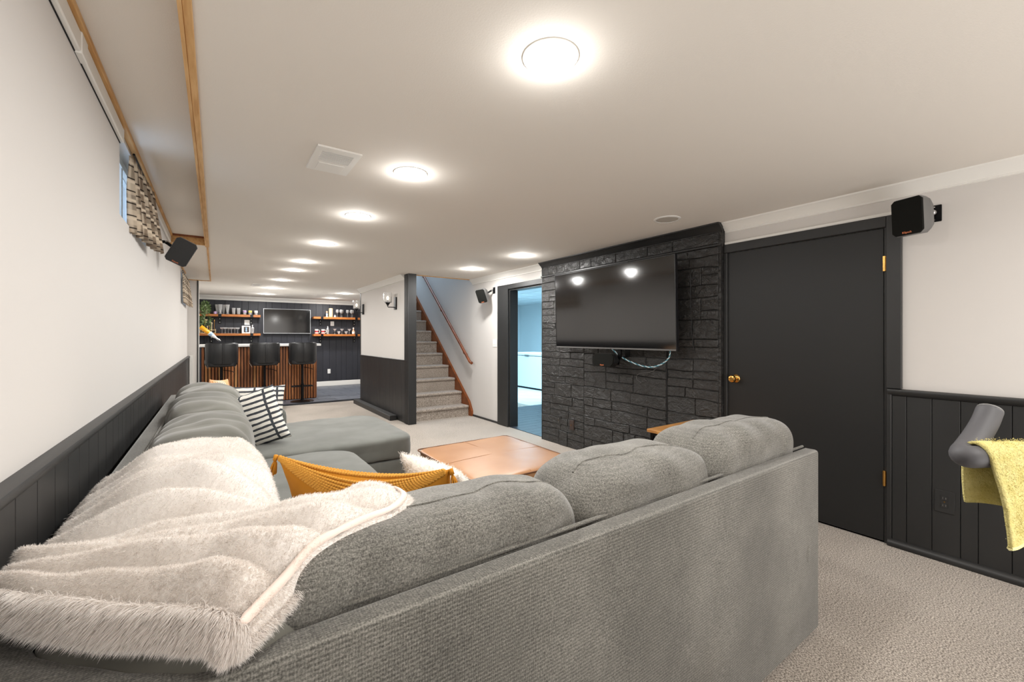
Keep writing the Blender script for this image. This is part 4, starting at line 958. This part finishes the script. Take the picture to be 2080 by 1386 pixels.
# shelves
SH = {}
for nm, x0, x1, zt_, lb in (('ul', -.37, .882, 1.85, 'upper left wooden bar shelf with beer glasses and trailing plant'), ('ll', -.38, .882, 1.41, 'lower left wooden bar shelf with coupe glasses'),
                       ('ur', 2.046, 3.35, 1.845, 'upper right wooden bar shelf with wine glasses'), ('lr', 2.046, 3.35, 1.40, 'lower right wooden bar shelf with martini glasses')):
    t = thing('wall_shelf', lb, 'shelf', ((x0+x1)/2, 11.9, zt_-.06), 'wooden shelves on the bar wall'); SH[nm] = zt_
    obj('plank', BX(x0, 11.76, zt_-.055, x1, 11.995, zt_, bev=.004), 'shelf_wood', t)
    for xb in ((x0+.30 if nm == 'll' else x0+.45, x1-.18) if nm[1] == 'l' else (x0+.20, x1-.25)):
        bm = NB(); bx(bm, xb-.03, 11.752, zt_-.060, xb+.03, 11.76, zt_+.002); bx(bm, xb-.03, 11.76, zt_-.063, xb+.03, 11.99, zt_-.055); bx(bm, xb-.03, 11.985, zt_-.22, xb+.03, 11.995, zt_-.055)
        br = obj('shelf_bracket', bm, 'black_metal', t)
        for dz in (.10, .18): 
            bm = NB(); lathe(bm, [(.009, 0), (.006, .004)], n=8, mat=Matrix.Translation((xb, 11.985, zt_-dz)) @ Matrix.Rotation(PI/2, 4, 'X')); obj('screw', bm, 'white_plastic', br)
# glasses on the shelves
def glassware(name, prof, label, cat, group, locs, labels, m='clear_glass'):
    bm = NB(); lathe(bm, prof, n=18, cap=False); o0 = sobj(name, bm, m); 
    for i, (l, lb) in enumerate(zip(locs, labels)):
        o = o0 if i == 0 else o0.copy()
        if i: C.objects.link(o)
        o.location = l; tag(o, lb, cat, group)
YS = 11.87
def X_(px, y=YS): t_ = (px-1040)/865; return y*(.5713+t_*.8207)/(.8207-t_*.5713)
pil = [(.0001, 0), (.034, 0), (.034, .006), (.020, .02), (.024, .06), (.034, .14), (.046, .22), (.044, .22), (.031, .14), (.018, .03), (.0001, .025)]
glassware('pilsner_glass', pil, '', 'glass', 'pilsner glasses on the upper left shelf', [(X_(p), YS-.10*(i % 2), 1.85) for i, p in enumerate((441, 447.5, 454, 462))],
 ['tall flared beer glass nearest the trailing plant', 'tall flared beer glass, second from the plant', 'tall flared beer glass, third from the plant', 'tall flared beer glass, fourth from the plant, beside the pint glasses'])
pint = [(.0001, 0), (.030, 0), (.033, .02), (.042, .155), (.0395, .155), (.029, .02), (.0001, .014)]
glassware('pint_glass', pint, '', 'glass', 'pint glasses', [(X_(474.5), YS, 1.85), (X_(484.5), YS, 1.85)], ['straight pint glass right of the tall flared glasses', 'straight pint glass beside the small lilac printed glass'])
for p, m_, lb in ((497, 'lilac', 'short tumbler with lilac print on the upper left shelf'), (508, 'yellow_print', 'short tumbler with yellow print on the upper left shelf'), (520, 'white_plastic', 'short tumbler with white print at the shelf end near the television')):
    t = thing('printed_tumbler', lb, 'glass', (X_(p), YS, 1.85)); bm = NB(); lathe(bm, [(.0001, 0), (.033, 0), (.038, .11), (.0355, .11), (.031, .01), (.0001, .008)], (X_(p), YS, 1.85), 18, cap=False); sobj('glass_body', bm, 'clear_glass', t)
    bm = NB(); lathe(bm, [(.0375, .055), (.0395, .10), (.0385, .10), (.0370, .055)], (X_(p), YS, 1.85), 18, cap=False); sobj('print_band', bm, m_, t)
bm = NB(); lathe(bm, [(.0001, 0), (.03, 0), (.036, .03), (.028, .06), (.0001, .062)], n=14); o = sobj('lilac_ornament', bm, 'lilac'); o.location = (X_(437), YS-.05, 1.85); tag(o, 'small lilac ornament between plant and beer glasses', 'ornament')
coupe = [(.0001, 0), (.034, .001), (.030, .004), (.004, .010), (.0035, .085), (.010, .092), (.034, .105), (.046, .135), (.0445, .135), (.032, .108), (.0001, .098)]
glassware('coupe_glass', coupe, '', 'glass', 'coupe glasses on the lower left shelf', [(X_(p), YS-.09*(k % 2), 1.41) for k, p in enumerate((451, 457.5, 464, 470, 476.5, 482.5))],
 ['coupe glass at the left end of the row of six', 'coupe glass second from left in the row of six', 'coupe glass third from left in the row of six', 'coupe glass fourth from left in the row of six', 'coupe glass fifth from left in the row of six', 'coupe glass at the right end of the row, beside the white box'])
wine = [(.0001, 0), (.036, .001), (.032, .004), (.004, .010), (.0035, .10), (.012, .108), (.036, .130), (.041, .160), (.034, .205), (.0325, .205), (.039, .160), (.034, .132), (.0001, .112)]
glassware('wine_glass', wine, '', 'glass', 'wine glasses on the upper right shelf', [(X_(p), y_, 1.845) for p, y_ in ((685, 11.87), (692, 11.84), (696, 11.93), (706, 11.88), (713, 11.84), (717, 11.93))],
 ['wine glass at the left end of the upper right shelf group', 'wine glass second from left on the upper right shelf, front row', 'wine glass third on the upper right shelf, in the back row', 'wine glass fourth from left on the upper right shelf', 'wine glass fifth on the upper right shelf, in the front row', 'wine glass last before the partition edge, in the back row'])
mart = [(.0001, 0), (.034, .001), (.030, .004), (.004, .009), (.0035, .075), (.010, .085), (.052, .140), (.050, .140), (.008, .089), (.0001, .082)]
glassware('martini_glass', mart, '', 'glass', 'martini glasses', [(X_(p), YS, 1.40) for p in (680, 694.5, 709.5)], ['martini glass nearest the cocktail shaker on the lower right shelf', 'martini glass between the two small bowls', 'martini glass nearest the orange bottle on lower right shelf'])
bowl = [(.0001, 0), (.020, 0), (.016, .010), (.030, .035), (.044, .075), (.042, .075), (.028, .037), (.0001, .014)]
glassware('dessert_bowl', bowl, '', 'bowl', 'small glass bowls', [(X_(687.5), YS-.05, 1.40), (X_(702), YS-.05, 1.40)], ['small footed glass bowl left of the middle martini glass', 'small footed glass bowl right of the middle martini glass'])
for p, lb in ((642.3, 'cream and red mug at the left end of the lower right shelf'), (655.5, 'cream and red mug with round handle beside the cocktail shaker')):
    c = (X_(p), YS-.03, 1.40); t = thing('printed_mug', lb, 'mug', c); bm = NB(); lathe(bm, [(.0001, 0), (.040, 0), (.042, .01), (.040, .125), (.036, .125), (.036, .01), (.0001, .01)], c, 20, cap=False); sobj('mug_body', bm, 'cream_tin', t)
    bm = NB(); lathe(bm, [(.0425, .0), (.043, .018), (.0415, .018)], c, 20, cap=False); lathe(bm, [(.0405, .04), (.0415, .045), (.0415, .085), (.0405, .09)], c, 20, cap=False); sobj('red_band', bm, 'red_tin', t)
    bm = NB(); tube(bm, spline([(c[0]+.038, c[1], c[2]+.105), (c[0]+.070, c[1], c[2]+.095), (c[0]+.075, c[1], c[2]+.05), (c[0]+.038, c[1], c[2]+.025)], 6), .006, 8); sobj('handle', bm, 'cream_tin', t)
def shaker(px, z, lb, m):
    c = (X_(px), YS, z); t = thing('cocktail_shaker', lb, 'cocktail shaker', c); bm = NB(); lathe(bm, [(.0001, 0), (.030, 0), (.040, .12), (.040, .13)], c, 20); sobj('tumbler', bm, m, t)
    bm = NB(); lathe(bm, [(.041, .125), (.038, .15), (.020, .17), (.018, .175), (.018, .20), (.012, .208), (.0001, .21)], c, 20); sobj('cap', bm, 'steel', t)
shaker(665.5, 1.40, 'steel and glass cocktail shaker on the lower right shelf', 'clear_glass'); shaker(512.5, 1.41, 'clear cocktail shaker at right end of the lower left shelf', 'clear_glass')
def bottle_thing(px, z, lb, parts):
    c = (X_(px), YS-.02, z); t = thing(parts[0], lb, parts[1], c)
    for n_, pr_, m_ in parts[2]:
        bm = NB(); lathe(bm, pr_, c, 16); sobj(n_, bm, m_, t)
bottle_thing(717.5, 1.40, 'squat orange bottle with pale label at the partition end of the lower right shelf', ('liquor_bottle', 'bottle', [('bottle_body', [(.034, 0), (.036, .01), (.036, .08), (.016, .11), (.015, .14)], 'skin_tone'), ('stopper', [(.018, .14), (.02, .165), (.010, .18)], 'cream_tin'), ('label_band', [(.0365, .02), (.0368, .065)], 'white_plastic')]))
bottle_thing(663.5, 1.845, 'small figurine in blue beside the tall beige cylinder', ('figurine', 'figurine', [('figurine_base', [(.030, 0), (.028, .02)], 'white_plastic'), ('figurine_body', [(.018, .02), (.026, .06), (.022, .09), (.010, .10)], 'pale_blue'), ('figurine_head', [(.008, .10), (.022, .115), (.022, .14), (.010, .155)], 'skin_tone')]))
bottle_thing(671.5, 1.845, 'tall beige cylinder standing on the upper right shelf', ('paper_roll', 'roll', [('roll_body', [(.048, 0), (.050, .004), (.050, .225), (.048, .229), (.018, .229), (.018, .215)], 'candle')]))
bottle_thing(680, 1.845, 'tiny white lidded jar right of the tall beige cylinder', ('small_jar', 'jar', [('jar_body', [(.022, 0), (.024, .03), (.020, .045)], 'white_plastic'), ('lid', [(.021, .045), (.021, .06), (.012, .066)], 'steel')]))
c = X_(499.5); fb = thing('figure_box', 'white box with an oval window showing a small figure', 'box', (c, 11.85, 1.41))
obj('box_body', BX(c-.085, 11.80, 1.41, c+.085, 11.93, 1.59, bev=.003), 'white_plastic', fb)
obj('window', BX(c-.045, 11.797, 1.44, c+.060, 11.801, 1.565, bev=.001), 'brown_plate', fb)
bm = NB(); lathe(bm, [(.012, 0), (.022, .02), (.018, .05), (.010, .06), (.020, .075), (.018, .095), (.004, .105)], (c, 11.785, 1.445), 12); sobj('figure', bm, 'pale_blue', fb)
# bar tool rack
c0 = X_(420); tr_ = thing('bar_tool_rack', 'pale wooden rack of bar tools on the lower left shelf', 'tool rack', (c0, YS, 1.41))
bm = NB(); bx(bm, c0-.13, YS-.04, 1.41, c0+.17, YS+.03, 1.422); bx(bm, c0-.13, YS-.04, 1.48, c0+.17, YS+.03, 1.492); bx(bm, c0+.158, YS-.04, 1.41, c0+.17, YS+.03, 1.51); bx(bm, c0-.13, YS-.04, 1.41, c0-.118, YS+.03, 1.51); obj('rack_frame', bm, 'pale_wood', tr_)
for k, (dx, hh, rr) in enumerate(((-.09, .20, .006), (-.04, .27, .005), (.01, .17, .009), (.05, .19, .007), (.09, .25, .009), (.14, .31, .005))):
    bm = NB(); lathe(bm, [(rr*.7, .012), (rr, .05), (rr, hh*.8), (rr*1.8, hh*.9), (rr*1.2, hh)], (c0+dx, YS, 1.41), 10); sobj('bar_tool', bm, 'pale_wood' if k % 2 == 0 else 'brass', tr_)
bm = NB(); lathe(bm, [(.035, 0), (.028, .02), (.006, .06), (.005, .09)], n=14, mat=Matrix.Translation((c0-.02, YS-.01, 1.72)) @ Matrix.Rotation(PI*.9, 4, 'X')); sobj('strainer', bm, 'pale_wood', tr_)
# tilted bottle on dispenser
hb = thing('hanging_bottle', 'yellow and white bottle tilted neck-down left of the lower shelf', 'bottle'); 
bm = NB(); lathe(bm, [(.0001, 0), (.042, 0), (.046, .01), (.046, .20), (.040, .215)], n=20); sobj('bottle_body', bm, 'yellow_label', hb)
bm = NB(); lathe(bm, [(.0465, .20), (.045, .23), (.038, .30), (.020, .36), (.018, .40)], n=20); sobj('bottle_shoulder', bm, 'white_plastic', hb)
bm = NB(); lathe(bm, [(.0468, .22), (.0445, .25), (.042, .27)], n=20, cap=False); sobj('label_band', bm, 'pale_blue', hb)
bm = NB(); lathe(bm, [(.022, .40), (.026, .41), (.020, .45), (.010, .47)], n=16); sobj('pourer', bm, 'steel', hb)
p0 = Vector((-.265, 11.2, 1.545)); p1_ = Vector((.05, 11.2, 1.27)); basis(hb, p0, (0, 1, 0), p1_-p0)
bm = NB(); bx(bm, -.04, 11.20, 1.36, -.01, 12.0, 1.375); tag(obj('bottle_holder', bm, 'black_metal'), 'thin black bracket carrying the tilted yellow bottle', 'bracket')
# plant
pc = Vector((X_(414), 11.86, 1.85)); pl = thing('potted_plant', 'trailing green plant in a pale pot at left end of the upper shelf', 'plant', pc)
bm = NB(); lathe(bm, [(.050, 0), (.075, .03), (.085, .12), (.080, .125), (.070, .11), (.0001, .105)], pc, 20); sobj('pot', bm, 'terracotta', pl)
def leaf(bm, c, d, s):
    d = Vector(d).normalized(); t_ = d.cross(Vector((random.uniform(-1, 1), random.uniform(-1, 1), random.uniform(-1, 1)))).normalized(); n_ = d.cross(t_)
    v = [bm.verts.new(c), bm.verts.new(c+d*s*.4+t_*s*.34+n_*s*.05), bm.verts.new(c+d*s), bm.verts.new(c+d*s*.4-t_*s*.34+n_*s*.05), bm.verts.new(c+d*s*.45-n_*s*.06)]
    bm.faces.new((v[0], v[1], v[4])); bm.faces.new((v[1], v[2], v[4])); bm.faces.new((v[2], v[3], v[4])); bm.faces.new((v[3], v[0], v[4]))
bg = NB(); bpale = NB(); bs = NB()
for k in range(16):
    a = random.uniform(0, 2*PI); L_ = random.uniform(.12, .50); x_ = math.cos(a)*(.10 if math.cos(a) > 0 else .05); y_ = -abs(math.sin(a))*.10; P = spline([pc+Vector((0, 0, .1)), pc+Vector((x_*.5, y_*.5, .20)), pc+Vector((x_*1.0, y_, .12)), pc+Vector((x_*1.25, y_*1.2, .12-L_))], 6)
    tube(bs, P, .002, 5)
    for p in P[2:]:
        for _ in range(3): leaf(bpale if random.random() < .3 else bg, p+Vector([random.uniform(-.02, .02) for _ in range(3)]), [random.uniform(-1, 1) for _ in range(2)]+[random.uniform(-.8, .6)], random.uniform(.03, .055))
for _ in range(160):
    v = Vector([random.gauss(0, 1) for _ in range(3)]).normalized()*random.uniform(.05, .13); leaf(bg if random.random() < .75 else bpale, pc+Vector((.02, 0, .17))+Vector((v.x*.75, v.y*.7, v.z*.8)), v, random.uniform(.03, .06))
for nm, b_, m_ in (('foliage', bg, 'leaf'), ('pale_foliage', bpale, 'leaf_pale'), ('stems', bs, 'leaf')):
    o = obj(nm, b_, m_, pl); o['kind'] = 'stuff'
# small outlet cord under bar tv
bm = NB(); tube(bm, spline([(2.0, 11.99, 1.40), (1.97, 11.98, 1.33), (1.95, 11.98, 1.25)], 5), .006, 6); tag(sobj('power_cord', bm, 'black_plastic'), 'short black cord below right corner of the bar television', 'cord')
# ---------------------------------------------------------------- exercise machine and towel
em = thing('exercise_machine', 'grey padded handlebar of an exercise machine at the right edge', 'exercise machine', (1.45, -.16, 0))
hp = spline([(1.180, .1425, 1.192), (1.160, .146, 1.172), (1.128, .152, 1.150), (1.092, .157, 1.134), (1.060, .158, 1.127), (1.053, .148, 1.126), (1.085, .128, 1.127), (1.14, .092, 1.129), (1.25, .02, 1.131), (1.37, -.06, 1.131), (1.45, -.14, 1.12)], 8)
bm = NB(); tube(bm, hp, .0185, 20); obj('handlebar', bm, 'foam_grip', em, smooth=True)
bm = NB(); R_ = Matrix.Translation(hp[0]) @ (hp[0]-hp[1]).to_track_quat('Z', 'Y').to_matrix().to_4x4(); lathe(bm, [(.0185, -.001), (.0180, .003), (.014, .005), (.0001, .0055)], n=20, mat=R_); obj('grip_cap', bm, 'grey_plastic', em, smooth=True)
bm = NB(); tube(bm, [(1.45, -.14, 1.12), (1.47, -.20, .6), (1.48, -.22, .06)], .03, 14); sobj('mast', bm, 'black_metal', em)
obj('base_foot', BX(1.20, -.32, 0, 1.78, -.16, .06, bev=.01), 'black_metal', em)
# towel over the bar: one sheet falling in front (towards camera) and behind
A_ = Vector((1.062, .144, 0)); B_ = Vector((1.325, -.035, 0)); ax_ = (B_-A_).normalized(); nr = Vector((-ax_.y, ax_.x, 0))   # nr points away from the camera side
nr = nr if nr.dot(Vector((1, 1, 0))) > 0 else -nr
bm = NB(); nu, nv = 44, 70; G = []
for i in range(nu+1):
    u = i/nu; row = []
    for j in range(nv+1):
        s = -.175+.30*j/nv                     # arclength: negative = camera side
        base_ = A_.lerp(B_, u); r_ = .021
        if abs(s) < r_*PI/2: a = s/r_; off = math.sin(a)*r_; zz_ = 1.128+math.cos(a)*r_
        else: off = math.copysign(r_, s); zz_ = 1.128-(abs(s)-r_*PI/2)
        hang = max(0, abs(s)-.03); wv_ = .012*math.sin(u*11+1.2+hang*8)*min(1, hang*12)+.008*noise.noise(Vector((u*5, s*14, 1)))*min(1, hang*15)
        shift = hang*.16*(1-u)
        p = base_+nr*(off+wv_*(1 if s > 0 else -1))+ax_*(shift); p.z = zz_+.003*noise.noise(Vector((u*8, s*20, 5)))
        row.append(bm.verts.new(p))
    G.append(row)
for i in range(nu):
    for j in range(nv): bm.faces.new((G[i][j], G[i+1][j], G[i+1][j+1], G[i][j+1]))
tw = thing('hand_towel', 'pale yellow terry towel draped over the grey handlebar', 'towel', (1.18, .06, .95))
o = obj('towel_cloth', bm, 'towel', tw, smooth=True); m_ = o.modifiers.new('s', 'SOLIDIFY'); m_.thickness = .005; m_.offset = 0
tv_ = [(v.co.copy(), v.normal.copy()) for v in o.data.vertices]
P0 = np.array([list(a) for a, b in tv_]); N0 = np.array([list(b) for a, b in tv_]); ok_ = np.array([i*(nv+1)+j for i in range(2, nu-1) for j in range(2, nv-1)]); ii = np.random.choice(ok_, 60000)
sg = np.random.choice([-1, 1], (60000, 1)); strands('terry_loops', P0[ii]+np.random.normal(size=(60000, 3))*.0025+N0[ii]*sg*.002, N0[ii]*sg, .0018, .0004, np.array([0, 0, -.2]), 'towel', tw, .5)
hem = NB(); tube(hem, [G_.copy() for G_ in []] or [P0[i*(nv+1)].tolist() for i in range(nu+1)], .004, 6); sobj('hem', hem, 'towel_band', tw)
